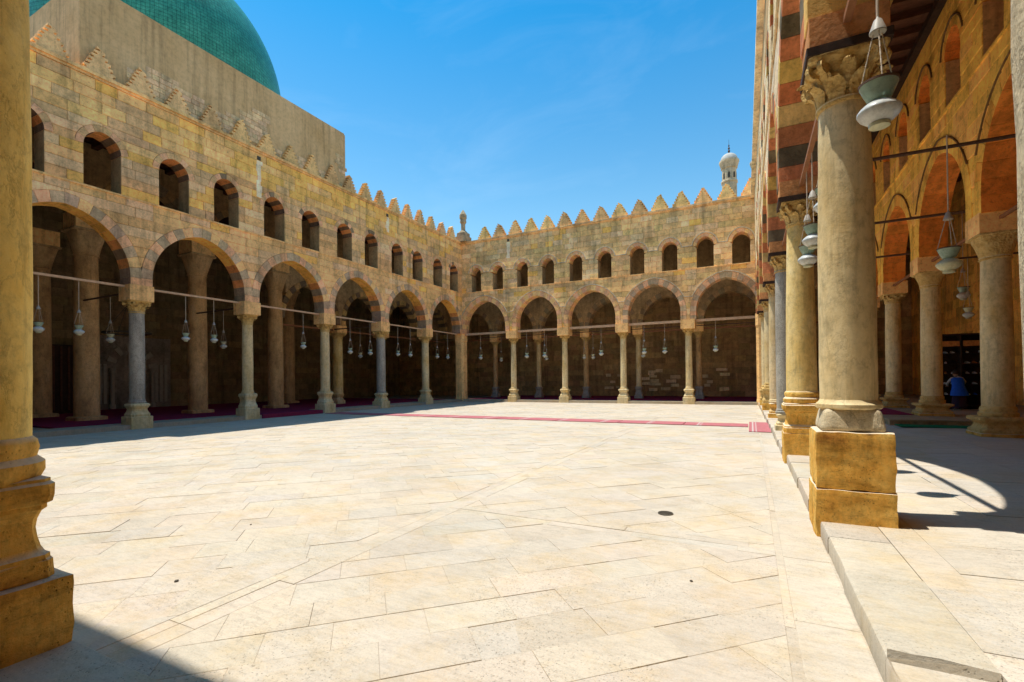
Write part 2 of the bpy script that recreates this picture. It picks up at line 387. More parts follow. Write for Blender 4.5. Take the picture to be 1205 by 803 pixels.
def pave(parent, polys, zf, thick, base, nmax=300, part='paving_slab', mat='paving', va=.04):
    polys = [p for p in (clean(p) for p in polys) if len(p) >= 3 and abs(area(p)) > .01]
    polys = [p if area(p) > 0 else p[::-1] for p in polys]
    def key(p):
        cx = sum(q[0] for q in p)/len(p); cy = sum(q[1] for q in p)/len(p)
        dep = -cx*sin(YAW)+cy*cos(YAW); lat = cx*cos(YAW)+cy*sin(YAW)
        if dep < 1.0 or abs(lat/dep) > 1.25: return 1e6+dep
        return (cx*cx+cy*cy)/math.sqrt(area(p))
    polys.sort(key=key)
    rest = MB()
    for i, p in enumerate(polys):
        dz = random.uniform(-.004, .004); tx, ty = random.uniform(-.003, .003), random.uniform(-.003, .003)
        cx, cy = p[0]
        f = lambda x, y, dz=dz, tx=tx, ty=ty, cx=cx, cy=cy: zf(x, y)+dz+(x-cx)*tx+(y-cy)*ty
        col = jit(base, va); w_ = random.gauss(0, .014); col = (col[0]*(1+w_), col[1], col[2]*(1-1.6*w_))
        gp = random.choice((.0008, .001, .0013, .0016, .0035))
        if i < nmax:
            m = MB()
            if slab(m, p, f, thick, col, gp): m.build(part, mat, parent, fix=False)
        else: slab(rest, p, f, thick, col, gp)
    if rest.v: tag(rest.build(part+'_field', mat, parent, fix=False), kind='stuff')
def rows_polys(x0, x1, y0, y1, ang, rh, lw):
    """running-bond rectangles over a rectangle, rotated by ang, clipped to it"""
    ca, sa = cos(ang), sin(ang); cx, cy = (x0+x1)/2, (y0+y1)/2
    R = .5*math.hypot(x1-x0, y1-y0)+1; out = []
    v = -R
    while v < R:
        h = random.uniform(*rh); u = -R-random.uniform(0, 1)
        while u < R:
            w = random.uniform(*lw)
            p = [(cx+a*ca-b*sa, cy+a*sa+b*ca) for a, b in ((u, v), (u+w, v), (u+w, v+h), (u, v+h))]
            for k in ((-1, 0, -x0), (1, 0, x1), (0, -1, -y0), (0, 1, y1)):
                if p: p = clip(p, *k)
            if len(p) >= 3 and abs(area(p)) > .02: out.append(p)
            u += w
        v += h
    return out
PAV = (.54, .468, .375)
court = MB(); court.box(XL-.7, XR+.3, YN-.3, YB+.3, -.11, -.0045, (.50, .43, .34)); court = court.build('courtyard_floor', 'paving'); tag(court, kind='structure')
polys = rows_polys(-24.3, -4.42, 1.5, 37.6, radians(44), (.38, .6), (.5, 1.05))
polys += rows_polys(-4.06, .22, 1.5, 6.05, radians(44), (.4, .62), (.5, 1.1)) + rows_polys(-4.06, .22, 6.4, 37.6, radians(44), (.45, .65), (.6, 1.25))
polys += rows_polys(-4.06, .22, 6.05, 6.4, 0, (.35, .35), (.9, 1.5))
polys += rows_polys(-4.42, -4.06, 1.5, 37.6, pi/2, (.36, .36), (.9, 1.6)) + rows_polys(.22, .74, 1.5, 37.6, pi/2, (.52, .52), (.9, 1.7))
pave(court, polys, lambda x, y: .0, .05, PAV)

# right portico floor (kerb and slabs, rising slightly to the inner row), raised prayer platform
def fzR(x, y): return .2+.13*max(0, min(1, (x-1.6)/3.6))
rf = MB(); rf.box(1.0, 12, -9, 48, -.1, .13, (.42, .35, .25)); rf = rf.build('portico_floor', 'paving'); tag(rf, kind='structure')
kerbs = []; y = -1.0
while y < 37.6:
    l = random.uniform(1.0, 2.1)
    if y < 3.8 < y+l+.5: l = 3.8-y
    k_ = dxR(y+l/2); kerbs.append([(.75+k_+random.uniform(-.008, .008), y), (1.32, y), (1.32, y+l), (.75+k_+random.uniform(-.008, .008), y+l)]); y += l
polys = rows_polys(1.32, 4.2, -1, 37.4, pi/2, (.7, .95), (.8, 1.5)) + rows_polys(4.2, 11.5, -1, 20.2, pi/2, (.7, .95), (.8, 1.5))
for p in kerbs:
    m = MB(); a = inset(p, .004); b = inset(p, .02)
    y0, y1 = a[0][1], a[2][1]; n_ = max(4, int((y1-y0)/.12)); dz = random.uniform(-.006, .006)-(.02 if y1 < 3.85 else 0); rings = []
    for i in range(n_+1):
        yy = y0+(y1-y0)*i/n_; e_ = .5 if i in (0, n_) else 0
        w1 = .018+.02*abs(noise.noise((yy*3, 1, 2)))+.05*max(0, noise.noise((yy*1.3, 5, 2))-.25); f_ = a[0][0]+.012*noise.noise((yy*2.2, 3, 0)); zt = .2+dz+.004*noise.noise((yy*2, 0, 4))
        rg_ = .06 if (abs(y0-3.8) < .05 and i == 0) else 0
        rings.append([(a[1][0], yy, -.014), (f_, yy, -.014), (f_-.002, yy, .19-w1*1.2), (f_+w1*.35, yy, .198-w1*.35), (f_+w1*1.3, yy+rg_*1.6, zt)]+[(f_+.15*q_, yy+rg_*2*noise.noise((q_*1.7, 3, 8))+rg_, zt) for q_ in (1, 2, 3)]+[(a[1][0], yy+rg_, zt)])
    m.prism(rings, jit(PAV, .06)); o = m.build('kerb_stone', 'paving', rf, 30)
pave(rf, polys, fzR, .06, (.56, .50, .41), 180)
pl = MB(); pl.box(4.2, 12, 20.25, 48, .1, .47, (.34, .25, .15)); pl = pl.build('raised_platform', 'stone'); tag(pl, kind='structure')
pave(pl, rows_polys(4.19, 11.5, 20.22, 37.4, 0, (.7, .9), (.9, 1.5)), lambda x, y: .5, .05, (.40, .31, .2), 60)
# left and back portico floors
lf = MB(); lf.box(-41, XL-.06, 1.0, 48, -.1, .15, (.42, .35, .25)); lf = lf.build('portico_floor', 'paving'); tag(lf, kind='structure')
pave(lf, rows_polys(-25.6, XL-.05, 1.6, 37.3, pi/2, (.5, .52), (1., 1.9)), lambda x, y: .2, .215, (.46, .38, .28), 40, 'kerb_stone')
bf = MB(); bf.box(XL-.06, .78, YB+.06, 48.3, -.1, .15, (.42, .35, .25)); bf = bf.build('portico_floor', 'paving'); tag(bf, kind='structure')
pave(bf, rows_polys(XL-.05, .74, YB+.03, YB+1.1, 0, (.53, .54), (1., 1.9)), lambda x, y: .2, .215, (.50, .42, .30), 40, 'kerb_stone')
nf = MB(); nf.box(-24, .78, -9, YN-.06, -.1, .15, (.42, .35, .25)); nf = nf.build('portico_floor', 'paving'); tag(nf, kind='structure')
pave(nf, rows_polys(-9, .74, -2, YN-.02, 0, (.8, .9), (.9, 1.7)), lambda x, y: .2, .215, (.55, .48, .37), 40)

# ------------------------------------------------------------------ arcade wall generator
def arc_fn(a, apex, dk=.14):
    d = dk*a; r = a+d; rise = sqrt(r*r-d*d); zc = apex-rise
    def half(z, o=0.):
        if z <= zc: return a+o
        q = (r+o)**2-(z-zc)**2
        return max(0., sqrt(q)-d) if q > 0 else 0.
    return d, r, zc, half
def split(segs, rng):
    return segs
class Wall:
    """masonry wall with arches and windows; T maps (along, depth, height) to world"""
    def __init__(s, T, u0, u1, zimp, ztop, arches, windows, ring=.45, wring=.27, th=TH):
        s.T, s.u0, s.u1, s.zi, s.zt, s.th, s.ring, s.wring = T, u0, u1, zimp, ztop, th, ring, wring
        s.arches = [(uc, a, ap)+arc_fn(a, ap) for uc, a, ap in arches]
        s.windows = [(uc, a, sill, ap)+arc_fn(a, ap, .1) for uc, a, sill, ap in windows]
        s.voids = []
        for uc, a, ap, d, r, zc, half in s.arches:
            top = zc+sqrt((r+ring)**2-d*d)
            s.voids.append((uc, zimp-1, top, lambda z, h=half: h(z, ring)))
        for uc, a, sill, ap, d, r, zc, half in s.windows:
            top = zc+sqrt((r+wring)**2-d*d)
            s.voids.append((uc, sill, top, lambda z, h=half, zc=zc, a=a: (a if z <= zc+1e-4 else h(z, wring))))
    def rowsegs(s, z0, z1):
        vs = sorted([v for v in s.voids if v[1] < z1-1e-3 and v[2] > z0+1e-3], key=lambda v: v[0])
        e = 1e-3
        zz = [z0, z0+(z1-z0)*.34, z0+(z1-z0)*.67, z1] if vs else [z0, z1]
        for v in vs:
            if z0 < v[2] < z1: zz += [z0+(v[2]-z0)*q for q in (.5, .8, .95, 1.)]
        zz = sorted(set(round(z, 4) for z in zz)); zz = [z for i, z in enumerate(zz) if i in (0, len(zz)-1) or (zz[i]-zz[0] > .004 and zz[-1]-zz[i] > .004)]
        zs = [z0+e]+zz[1:-1]+[z1-e] if vs else zz
        L = [[s.u0]*len(zz)]; R = []
        for uc, b, t, h in vs:
            hs = [h(z) if z < t-1e-4 else 0. for z in zs]
            R.append([uc-x for x in hs]); L.append([uc+x for x in hs])
        R.append([s.u1]*len(zz))
        return [(zz, l, r) for l, r in zip(L, R)]
    def polys(s, z0, z1, wmin=.6, wmax=1.15):
        out = []
        for zz, l, r in s.rowsegs(z0, z1):
            ok = [i for i in range(len(zz)) if r[i]-l[i] > .03]
            if len(ok) < 2: continue
            zz2, l2, r2 = [zz[i] for i in ok], [l[i] for i in ok], [r[i] for i in ok]
            a, b = max(l2), min(r2)
            cuts = []
            u = a+random.uniform(.3, wmax)
            while u < b-.35: cuts.append(u); u += random.uniform(wmin, wmax)
            if b-a < .3: cuts = []
            bl = [list(zip(l2, zz2))]+[[(c, zz2[0]), (c, zz2[-1])] for c in cuts]
            br = [[(c, zz2[0]), (c, zz2[-1])] for c in cuts]+[list(zip(r2, zz2))]
            for x, y in zip(bl, br):
                p = clean(y+x[::-1], .006)   # counter-clockwise in (u,z)
                if len(p) >= 3 and abs(area(p)) > .012: out.append(p if area(p) > 0 else p[::-1])
        return out
    def core(s, parent, rows, col, mat='mortar'):
        m = MB()
        for z0, z1 in rows:
            for zz, l, r in s.rowsegs(z0, z1):
                ok = [i for i in range(len(zz)) if r[i]-l[i] > .02]
                if len(ok) < 2: continue
                p = [(r[i], zz[i]) for i in ok]+[(l[i], zz[i]) for i in ok[::-1]]
                m.prism([[s.T(u, .02, z) for u, z in p], [s.T(u, s.th, z) for u, z in p]], col)
        return m.build('wall_core', mat, parent, fix=True)
    def stone(s, m, p, v0, v1, col, gap=.008, ch=.016):
        a = inset(p, gap); b = inset(p, gap+ch)
        if area(b) < .002: return False
        m.prism([[s.T(u, v1, z) for u, z in a], [s.T(u, v0+ch*.8, z) for u, z in a], [s.T(u, v0, z) for u, z in b]], col)
        return True
    def facing(s, parent, rows, colf, nmax=0, keyf=None, name='stone', wmin=.6, wmax=1.15):
        allp = []
        for z0, z1 in rows: allp += s.polys(z0, z1, wmin, wmax)
        if keyf: allp.sort(key=keyf)
        rest = MB()
        for i, p in enumerate(allp):
            uc = sum(q[0] for q in p)/len(p); zc = sum(q[1] for q in p)/len(p)
            v0 = random.uniform(-.016, .006); col = colf(uc, zc)
            if i < nmax:
                m = MB()
                if s.stone(m, p, v0, .05, col): m.build(name, 'stone', parent, fix=True)
            else: s.stone(rest, p, v0, .05, col)
        if rest.v: tag(rest.build(name+'_courses', 'stone', parent, fix=True), kind='stuff')
    def voussoirs(s, parent, colf, n=10, wn=4, joined=False, wjoined=False, front=-.014, colin=None):
        J = MB(); JW = MB()
        def emit(p, col, wide, jn):
            fl = [1, 0, 0, 1] if len(p) == 4 else [1, 0, 0, 0, 1, 1]
            if area(p) < 0: p = p[::-1]; fl = fl[::-1]
            if jn is not None: s.stone(jn, p, front, s.th+.012, col, .004, .008); return
            m = MB()
            if s.stone(m, p, front+random.uniform(-.004, .004), s.th+.012, col, .004, .01):
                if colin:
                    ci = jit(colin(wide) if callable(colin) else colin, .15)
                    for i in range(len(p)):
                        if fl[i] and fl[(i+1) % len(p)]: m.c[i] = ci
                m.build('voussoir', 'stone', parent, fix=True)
        for grp, nn, ring, jn in ((s.arches, n, s.ring, J if joined else None), (s.windows, wn, s.wring, JW if (joined or wjoined) else None)):
            for k, A in enumerate(grp):
                if grp is s.arches: uc, a, ap, d, r, zc, half = A; zb = s.zi
                else: uc, a, sill, ap, d, r, zc, half = A; zb = zc
                fi, fo = acos(d/r), acos(d/(r+ring))
                for sg in (-1, 1):
                    nb = max(0, round((zc-zb)/.38))
                    for i in range(nb):
                        z0, z1 = zb+(zc-zb)*i/nb, zb+(zc-zb)*(i+1)/nb
                        p = [(uc+sg*a, z0), (uc+sg*(a+ring), z0), (uc+sg*(a+ring), z1), (uc+sg*a, z1)]
                        emit(p, colf(i-nb, k, grp is s.windows), (grp is s.windows, i), jn)
                    for i in range(nn):
                        t0, t1 = i/nn, (i+1)/nn; tm = (t0+t1)/2
                        q = lambda rr, t, f: (uc+sg*(-d+rr*cos(t*f)), zc+rr*sin(t*f))
                        p = [q(r, t0, fi), q(r+ring, t0, fo), q(r+ring, tm, fo), q(r+ring, t1, fo), q(r, t1, fi), q(r, tm, fi)]
                        emit(p, colf(i, k, grp is s.windows), (grp is s.windows, i), jn)
        for J_ in (J, JW):
            if J_.v: tag(J_.build('voussoir_rings', 'stone', parent, fix=True), kind='stuff')
    def band(s, name, parent, z0, z1, v0, v1, col, mat='stone', length=1.4, u0=None, u1=None):
        m = MB(); u = s.u0 if u0 is None else u0; e = s.u1 if u1 is None else u1
        while u < e-.05:
            w = min(e-u, random.uniform(.7, 1.3)*length)
            if e-u-w < .3: w = e-u
            p = [(u+.003, z0), (u+w-.003, z0), (u+w-.003, z1), (u+.003, z1)]
            m.prism([[s.T(a, v1, z) for a, z in p], [s.T(a, v0+random.uniform(-.006, .006), z) for a, z in p]], jit(col, .1)); u += w
        return m.build(name, mat, parent)
    def mould(s, parent, col, wj=True, aj=True, off=.03, wd=.07, v0=-.05, runs=True):
        """raised hood moulding round the openings, linked by short level runs"""
        for grp, ring, on in ((s.arches, s.ring, aj), (s.windows, s.wring, wj)):
            if not on: continue
            for A in grp:
                if grp is s.arches: uc, a, ap, d, r, zc, half = A; z_lo = zc+.5*(ap-zc)
                else: uc, a, sill, ap, d, r, zc, half = A; z_lo = zc+.12
                ri, ro = r+ring+off, r+ring+off+wd
                def pt(rr, z, sg): return uc+sg*(sqrt(max(0, rr*rr-(z-zc)**2))-d)
                for sg in (-1, 1):
                    fi0, fi1 = math.asin((z_lo-zc)/ri), acos(d/ri); fo0, fo1 = math.asin((z_lo-zc)/ro), acos(d/ro)
                    N = 10; m = MB(); ring0, ring1 = [], []
                    rings = []
                    for i in range(N+1):
                        t = i/N; f1 = fi0+(fi1-fi0)*t; f2 = fo0+(fo1-fo0)*t
                        P = (uc+sg*(-d+ri*cos(f1)), zc+ri*sin(f1)); Q = (uc+sg*(-d+ro*cos(f2)), zc+ro*sin(f2))
                        rings.append([s.T(P[0], .03, P[1]), s.T(P[0], v0, P[1]), s.T(Q[0], v0, Q[1]), s.T(Q[0], .03, Q[1])])
                    m.prism(rings, col); m.build('hood_moulding', 'stone', parent)
            if not runs: continue
            G = sorted(grp, key=lambda A: A[0])
            for A, B in zip(G[:-1], G[1:]):
                def edge(A, sg):
                    if grp is s.arches: uc, a, ap, d, r, zc, half = A; z = zc+.5*(ap-zc)
                    else: uc, a, sill, ap, d, r, zc, half = A; z = zc+.12
                    return uc+sg*(sqrt((r+ring+off+wd)**2-(z-zc)**2)-d), z
                (ua, za), (ub, zb) = edge(A, 1), edge(B, -1)
                if ub-ua > .05 and abs(za-zb) < .3:
                    m = MB(); p = [(ua-wd, za-.002), (ub+wd, zb-.002), (ub+wd, zb-wd), (ua-wd, za-wd)]
                    m.prism([[s.T(a, .03, z) for a, z in p], [s.T(a, v0+.004, z) for a, z in p]], col); m.build('hood_moulding', 'stone', parent)
def merlon_set(T, w, h, col, k=5, th=.36, n=6):
    """stepped merlons, each variant worn differently"""
    out = []
    for q in range(k):
        R = random.Random(100+q); side = []
        for sg in (1, -1):
            st = w/(n+.3); pts = [(w, 0), (w, .09*h)]; nn = n if R.random() < .75 else n-1
            for i in range(nn):
                z0, z1 = .09*h+.91*h*i/n, .09*h+.91*h*(i+1)/n; wi = w-st*(i+.5)+R.uniform(-.16, .1)*st; e = R.uniform(.55, .95)
                pts += [(wi-e*st, z0+.001), (wi-e*st, z0+.35*(z1-z0)), (wi+.35*st, z0+.45*(z1-z0)), (wi+R.uniform(.2, .35)*st, z1-R.uniform(0, .012))]
            side.append(pts)
        prof = side[0]+[(-a, b) for a, b in side[1][::-1]]
        c = jit(col, .16); m = MB(); m.prism([[T(a, 0, b) for a, b in prof], [T(a, th, b) for a, b in prof]], c)
        me = m.mesh('merlon'); me.materials.append(M['stone']); out.append(me)
    return out
def merlons(parent, ms, at, u, u1, step):
    while u < u1:
        o = link('merlon', random.choice(ms), parent); o.location = at(u+random.uniform(-.03, .03)); o.scale = (1, 1, random.uniform(.93, 1.04)); u += step
def dist_key(T):
    def f(p):
        u = sum(q[0] for q in p)/len(p); z = sum(q[1] for q in p)/len(p); w = T(u, 0, z)
        return w[0]**2+w[1]**2+(w[2]-2)**2
    return f
def view_key(T):
    f = dist_key(T)
    def g2(p):
        u = sum(q[0] for q in p)/len(p); z = sum(q[1] for q in p)/len(p); w = T(u, 0, z)
        dep = -w[0]*sin(YAW)+w[1]*cos(YAW); lat = w[0]*cos(YAW)+w[1]*sin(YAW)
        if dep < .5 or abs(lat/dep) > 1.06 or (w[2]-2)/dep > .80: return 1e6
        return f(p)/max(.05, abs(area(p)))**.5
    return g2
def rows(z0, z1, n): return [(z0+(z1-z0)*i/n, z0+(z1-z0)*(i+1)/n) for i in range(n)]
LOW = rows(6.3, 9.70, 8); WIN = rows(10.1, 11.74, 4)+rows(11.74, 12.82, 3); TOPR = rows(12.82, 14.58, 4)
SILL = [(9.70, 10.1)]

def bays(us, zap, imp=.43): return [((a+b)/2, (b-a)/2-imp, zap) for a, b in zip(us[:-1], us[1:])]
def wins(us, half, sill, ap, off=1.24, skip=()): return [((a+b)/2+s, half, sill, ap) for i, (a, b) in enumerate(zip(us[:-1], us[1:])) if i not in skip for s in (-off, off)]

# ---- left arcade wall (under the dome)
TL = lambda u, v, z: (XL-v, u, z)
aL = thing('arcade_wall', 'long arcade wall with gold upper courses standing beneath the green dome', 'wall', (0, 0, 0), 'courtyard arcade walls')
WL = Wall(TL, YN-.3, YB, 6.3, 14.6, bays(uL, 9.12), wins(uL, .64, 10.1, 12.46))
WL.core(aL, LOW+SILL+WIN+TOPR, (.44, .27, .12))
def colL(u, z):
    if z > 12.9: return jit(random.choice((GOLD, GOLD, (.90, .53, .20), (.80, .47, .17))) if random.random() < (.94 if z > 13.4 else .66) else GREY, .10)
    if z > 10.1: return jit(GOLD if random.random() < .12 else random.choice((TAN, TAN, (.80, .51, .25), (.66, .40, .19), (.72, .41, .17))), .11)
    return jit(random.choice((TAN, (.82, .52, .26), (.78, .46, .18), GOLD if random.random() < .25 else TAN, TAN)), .10)
WL.facing(aL, LOW+SILL+WIN+TOPR, colL, 300, view_key(TL), wmin=.7, wmax=1.45)
def colVL(i, k, win):
    if win: return jit((PINK, (.70, .44, .21), PINK, (.70, .30, .12))[i % 4] if i % 2 == 0 else (GREY if random.random() < .8 else (.26, .18, .10)), .1)
    if i < 0: return jit(PINK if i % 2 else DGREY, .1)
    return jit((PINK if random.random() < .7 else TAN) if i % 2 else (.52, .36, .21), .14)
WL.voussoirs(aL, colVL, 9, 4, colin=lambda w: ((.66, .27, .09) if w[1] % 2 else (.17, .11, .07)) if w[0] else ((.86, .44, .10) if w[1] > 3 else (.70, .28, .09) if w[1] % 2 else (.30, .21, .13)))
WL.band('string_course', aL, 10.02, 10.1, -.05, .03, TAN)
WL.band('cornice', aL, 14.58, 14.68, -.05, .5, (.74, .46, .20)); WL.band('cornice', aL, 14.68, 14.82, -.12, .5, TAN)
merlons(aL, merlon_set(lambda a, v, z: (-v, a, z), .56, 1.17, (.72, .44, .19)), lambda u: (XL, u, 14.82), 2.2, YB-1.0, 1.535)
for a, b in zip(uL[:-1], uL[1:]):
    m = MB(); m.box(XL-.47, XL-.37, a+.4, b-.4, 6.22, 6.31, (.5, .4, .3)); m.build('tie_beam', 'beam', aL)

def scar(parent, T, u, z0, z1):
    m = MB(); z = z1
    while z > z0:
        h = random.uniform(.18, .4); w = random.uniform(.10, .2); c = u+random.uniform(-.05, .05); p = [(c-w, z-h), (c+w, z-h), (c+w, z), (c-w, z)]
        m.prism([[T(a, .02, b) for a, b in p], [T(a, -.022-random.uniform(0, .006), b) for a, b in p]], jit((.86, .68, .44), .12)); z -= h*.97
    m.build('plaster_patch', 'stone', parent)
    m = MB(); p = [(u-.1, z1+.05), (u+.1, z1+.05), (u+.1, z1+.25), (u-.1, z1+.25)]; m.prism([[T(a, .02, b) for a, b in p], [T(a, -.03, b) for a, b in p]], (.1, .1, .1)); m.build('spout_hole', 'black', parent)  # flat black panel on the wall paints the shade in the hole
scar(aL, TL, 17.0, 12.3, 14.15); scar(aL, TL, 27.3, 13.2, 14.15)
# ---- back arcade wall
TB = lambda u, v, z: (u, YB+v, z)
aB = thing('arcade_wall', 'shaded arcade wall topped by gold stepped merlons below the slim minaret', 'wall', (0, 0, 0), 'courtyard arcade walls')
wB = [(-22.45, .5, 10.1, 12.28), (-20.2, .52, 10.1, 12.28), (-17.75, .52, 10.1, 12.28), (-15.33, .54, 10.1, 12.28), (-12.85, .54, 10.1, 12.28), (-10.42, .55, 10.1, 12.28), (-7.83, .55, 10.1, 12.3), (-5.4, .56, 10.1, 12.3), (-2.9, .58, 10.1, 12.34), (-.52, .58, 10.1, 12.34)]
WB = Wall(TB, XL-.86, XR+.86, 6.3, 14.6, [((a+b)/2, (b-a)/2-(.5 if i not in (0, 4) else .6), 9.2) for i, (a, b) in enumerate(zip(uB[:-1], uB[1:]))], wB, .42, .25)
WB.core(aB, LOW+SILL+WIN+TOPR, (.46, .30, .14))
WB.facing(aB, LOW+SILL+WIN+TOPR, lambda u, z: jit(GOLD if random.random() < (.03 if z < 13.6 else .10) else random.choice((TAN, (.82, .54, .27), (.74, .48, .19), (.78, .48, .21), (.68, .43, .19))), .12), 60, view_key(TB), wmin=.55, wmax=1.1)
WB.voussoirs(aB, lambda i, k, win: jit((PINK if i % 2 else TAN) if (k < 3 or win) else (PINK if i % 2 else (.52, .36, .21)), .12), 9, 4, wjoined=True)
WB.band('string_course', aB, 10.03, 10.1, -.04, .03, TAN); WB.mould(aB, (.58, .47, .31))
WB.band('cornice', aB, 14.58, 14.68, -.05, .5, TAN); WB.band('cornice', aB, 14.68, 14.82, -.11, .5, GREY)
merlons(aB, merlon_set(lambda a, v, z: (a, v, z), .63, 1.2, (.76, .46, .18)), lambda u: (u, YB, 14.82), -21.6, XR+.2, 1.553)
for a, b in zip(uB[:-1], uB[1:]):
    m = MB(); m.box(a+.4, b-.4, YB+.32, YB+.48, 6.16, 6.34, (.5, .4, .3)); m.build('tie_beam', 'beam', aB)

scar(aB, TB, -19.1, 13.0, 14.2)
# ---- right arcade wall (sunlit face)
TR = lambda u, v, z: (XR+v+dxR(u), u, z)
aR = thing('arcade_wall', 'sunlit arcade wall with red and black banded arches above the thick worn columns', 'wall', (0, 0, 0), 'courtyard arcade walls')
LOWR = rows(6.45, 10.05, 8); SILR = [(10.05, 10.3)]
WR = Wall(TR, YN-.3, YB, 6.45, 14.6, bays(uR, 9.5, .40), wins(uR, .58, 10.3, 12.46, 1.2, (6,)), .46, .26)
WR.core(aR, LOWR+SILR+rows(10.3, 11.8, 4)+rows(11.8, 12.82, 3)+TOPR, MORT)
WR.facing(aR, LOWR+SILR+rows(10.3, 11.8, 4)+rows(11.8, 12.82, 3)+TOPR, lambda u, z: jit(random.choice(((.80, .64, .42), (.78, .60, .36), (.74, .55, .30))), .1), 0)
RB = [(.54, .19, .08), (.16, .12, .07), (.56, .21, .09), (.62, .43, .16), (.54, .18, .07), (.66, .42, .12)]
WR.voussoirs(aR, lambda i, k, win: jit(RB[(i+k) % 6], .12), 9, 4, wjoined=True)
WR.band('string_course', aR, 10.2, 10.3, -.05, .03, (.8, .65, .42)); WR.band('cornice', aR, 14.58, 14.82, -.24, .5, (.8, .65, .42))
merlons(aR, merlon_set(lambda a, v, z: (v, a, z), .63, 1.2, (.76, .46, .18)), lambda u: (XR+dxR(u)-.1, u, 14.82), 3.0, YB-.8, 1.553)
for a, b in zip(uR[:-1], uR[1:]):
    m = MB(); d_ = dxR((a+b)/2); m.box(1.06+d_, 1.14+d_, a+.3, b-.3, 6.30, 6.38, (.5, .4, .3)); m.build('tie_beam', 'beam_red', aR)

# ---- near arcade wall (the camera stands under it; set back and lowered to place its shadow edge)
TN = lambda u, v, z: (u, YN-.26-v, z)
aN = thing('arcade_wall', 'near arcade wall rising over the worn ochre column with moulded base', 'wall', (0, 0, 0), 'courtyard arcade walls')
uN = [-24.4, -19.4, -14.5, -9.6, -4.67, .95]
WN = Wall(TN, XL, XR, 6.3, 14.6, bays(uN, 9.2), [], .45)
WN.core(aN, LOW+rows(9.7, 13.9, 3), TAN); WN.voussoirs(aN, colVL, 8, joined=True)

# ---- inner arcades
def inner(T, label, u0, u1, zi, arches, windows, col, ring=.42, top=13.9, stones=0, ckey=None, mould=None, n=8, joined=True, rowsdef=None):
    a = thing('inner_arcade', label, 'wall', (0, 0, 0), 'inner arcades of the porticoes')
    W = Wall(T, u0, u1, zi, top, arches, windows, ring, .24, .8)
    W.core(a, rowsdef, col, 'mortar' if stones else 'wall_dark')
    return a, W
TE = lambda u, v, z: (5.55+v, u, z)
uE = [6.9, 12.2, 17.46, 22.72, 27.95, 33.2, 38.5]
rE = rows(6.3, 9.8, 8)+[(9.8, 10.28)]+rows(10.28, 11.8, 4)+rows(11.8, 12.8, 3)+rows(12.8, 13.9, 3)
aE, WE = inner(TE, 'golden inner arcade with arched windows behind the thick worn columns', 1.0, 48, 6.3, bays(uE, 9.15, .5), wins(uE, .6, 10.28, 12.5, 1.3), MORT, stones=1, rowsdef=rE)
EG = (.88, .52, .10)
WE.facing(aE, rE, lambda u, z: jit(random.choice((EG, EG, (.82, .48, .10), GOLD)), .07), 200, view_key(TE), wmin=.8, wmax=1.5)
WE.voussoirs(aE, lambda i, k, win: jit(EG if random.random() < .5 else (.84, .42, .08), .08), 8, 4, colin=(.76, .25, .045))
WE.mould(aE, (.20, .12, .05), wd=.035, v0=-.05, runs=False)  # dark colour paints the shadow line under the mouldings
WE.band('string_course', aE, 10.2, 10.28, -.05, .03, EG)
for a, b in zip(uE[:-1], uE[1:]):
    m = MB(); m.box(5.9, 5.98, a+.3, b-.3, 6.1, 6.18, (.5, .4, .3)); m.build('tie_beam', 'beam_red', aE)
TJ = lambda u, v, z: (u, 42.3+v, z)
uJ = [-28.3, -23.4, -18.55, -13.75, -8.9, -3.9, 1.1, 6.1]
rI = rows(6.4, 9.9, 8)+rows(9.9, 13.9, 4)
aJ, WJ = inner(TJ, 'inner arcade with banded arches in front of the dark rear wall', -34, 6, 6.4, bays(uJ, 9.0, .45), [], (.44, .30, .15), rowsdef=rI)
WJ.voussoirs(aJ, lambda i, k, win: jit((.44, .29, .14) if i % 2 else (.30, .22, .13), .15), 8)
for a, b in zip(uJ[:-1], uJ[1:]):
    m = MB(); m.box(a+.3, b-.3, 42.6, 42.72, 6.02, 6.16, (.5, .4, .3)); m.build('tie_beam', 'beam_red', aJ)
TI = lambda u, v, z: (-29.1-v, u, z)
uI = [22.0, 27.6, 32.6, 37.7, 42.7]
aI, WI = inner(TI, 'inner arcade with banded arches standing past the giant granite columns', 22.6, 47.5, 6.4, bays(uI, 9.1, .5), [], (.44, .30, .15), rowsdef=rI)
WI.voussoirs(aI, lambda i, k, win: jit((.50, .33, .13) if i % 2 else (.18, .13, .08), .15), 8)
for a, b in zip(uI[:-1], uI[1:]):
    m = MB(); m.box(-29.56, -29.44, a+.3, b-.3, 6.0, 6.12, (.5, .4, .3)); m.build('tie_beam', 'beam_red', aI)
rT = rows(10.4, 13.2, 5)+rows(13.2, 13.9, 1)
aI2, WI2 = inner(TI, 'tall arches carried by the giant granite columns under the dome', 1.2, 22.59, 10.4, [(3.6, 2.3, 12.6), (8.9, 2.0, 12.7), (14.15, 2.05, 12.7), (19.4, 2.0, 12.7)], [], (.44, .28, .13), rowsdef=rT)
WI2.voussoirs(aI2, lambda i, k, win: jit((.46, .28, .12) if i % 2 else (.26, .19, .11), .15), 8)

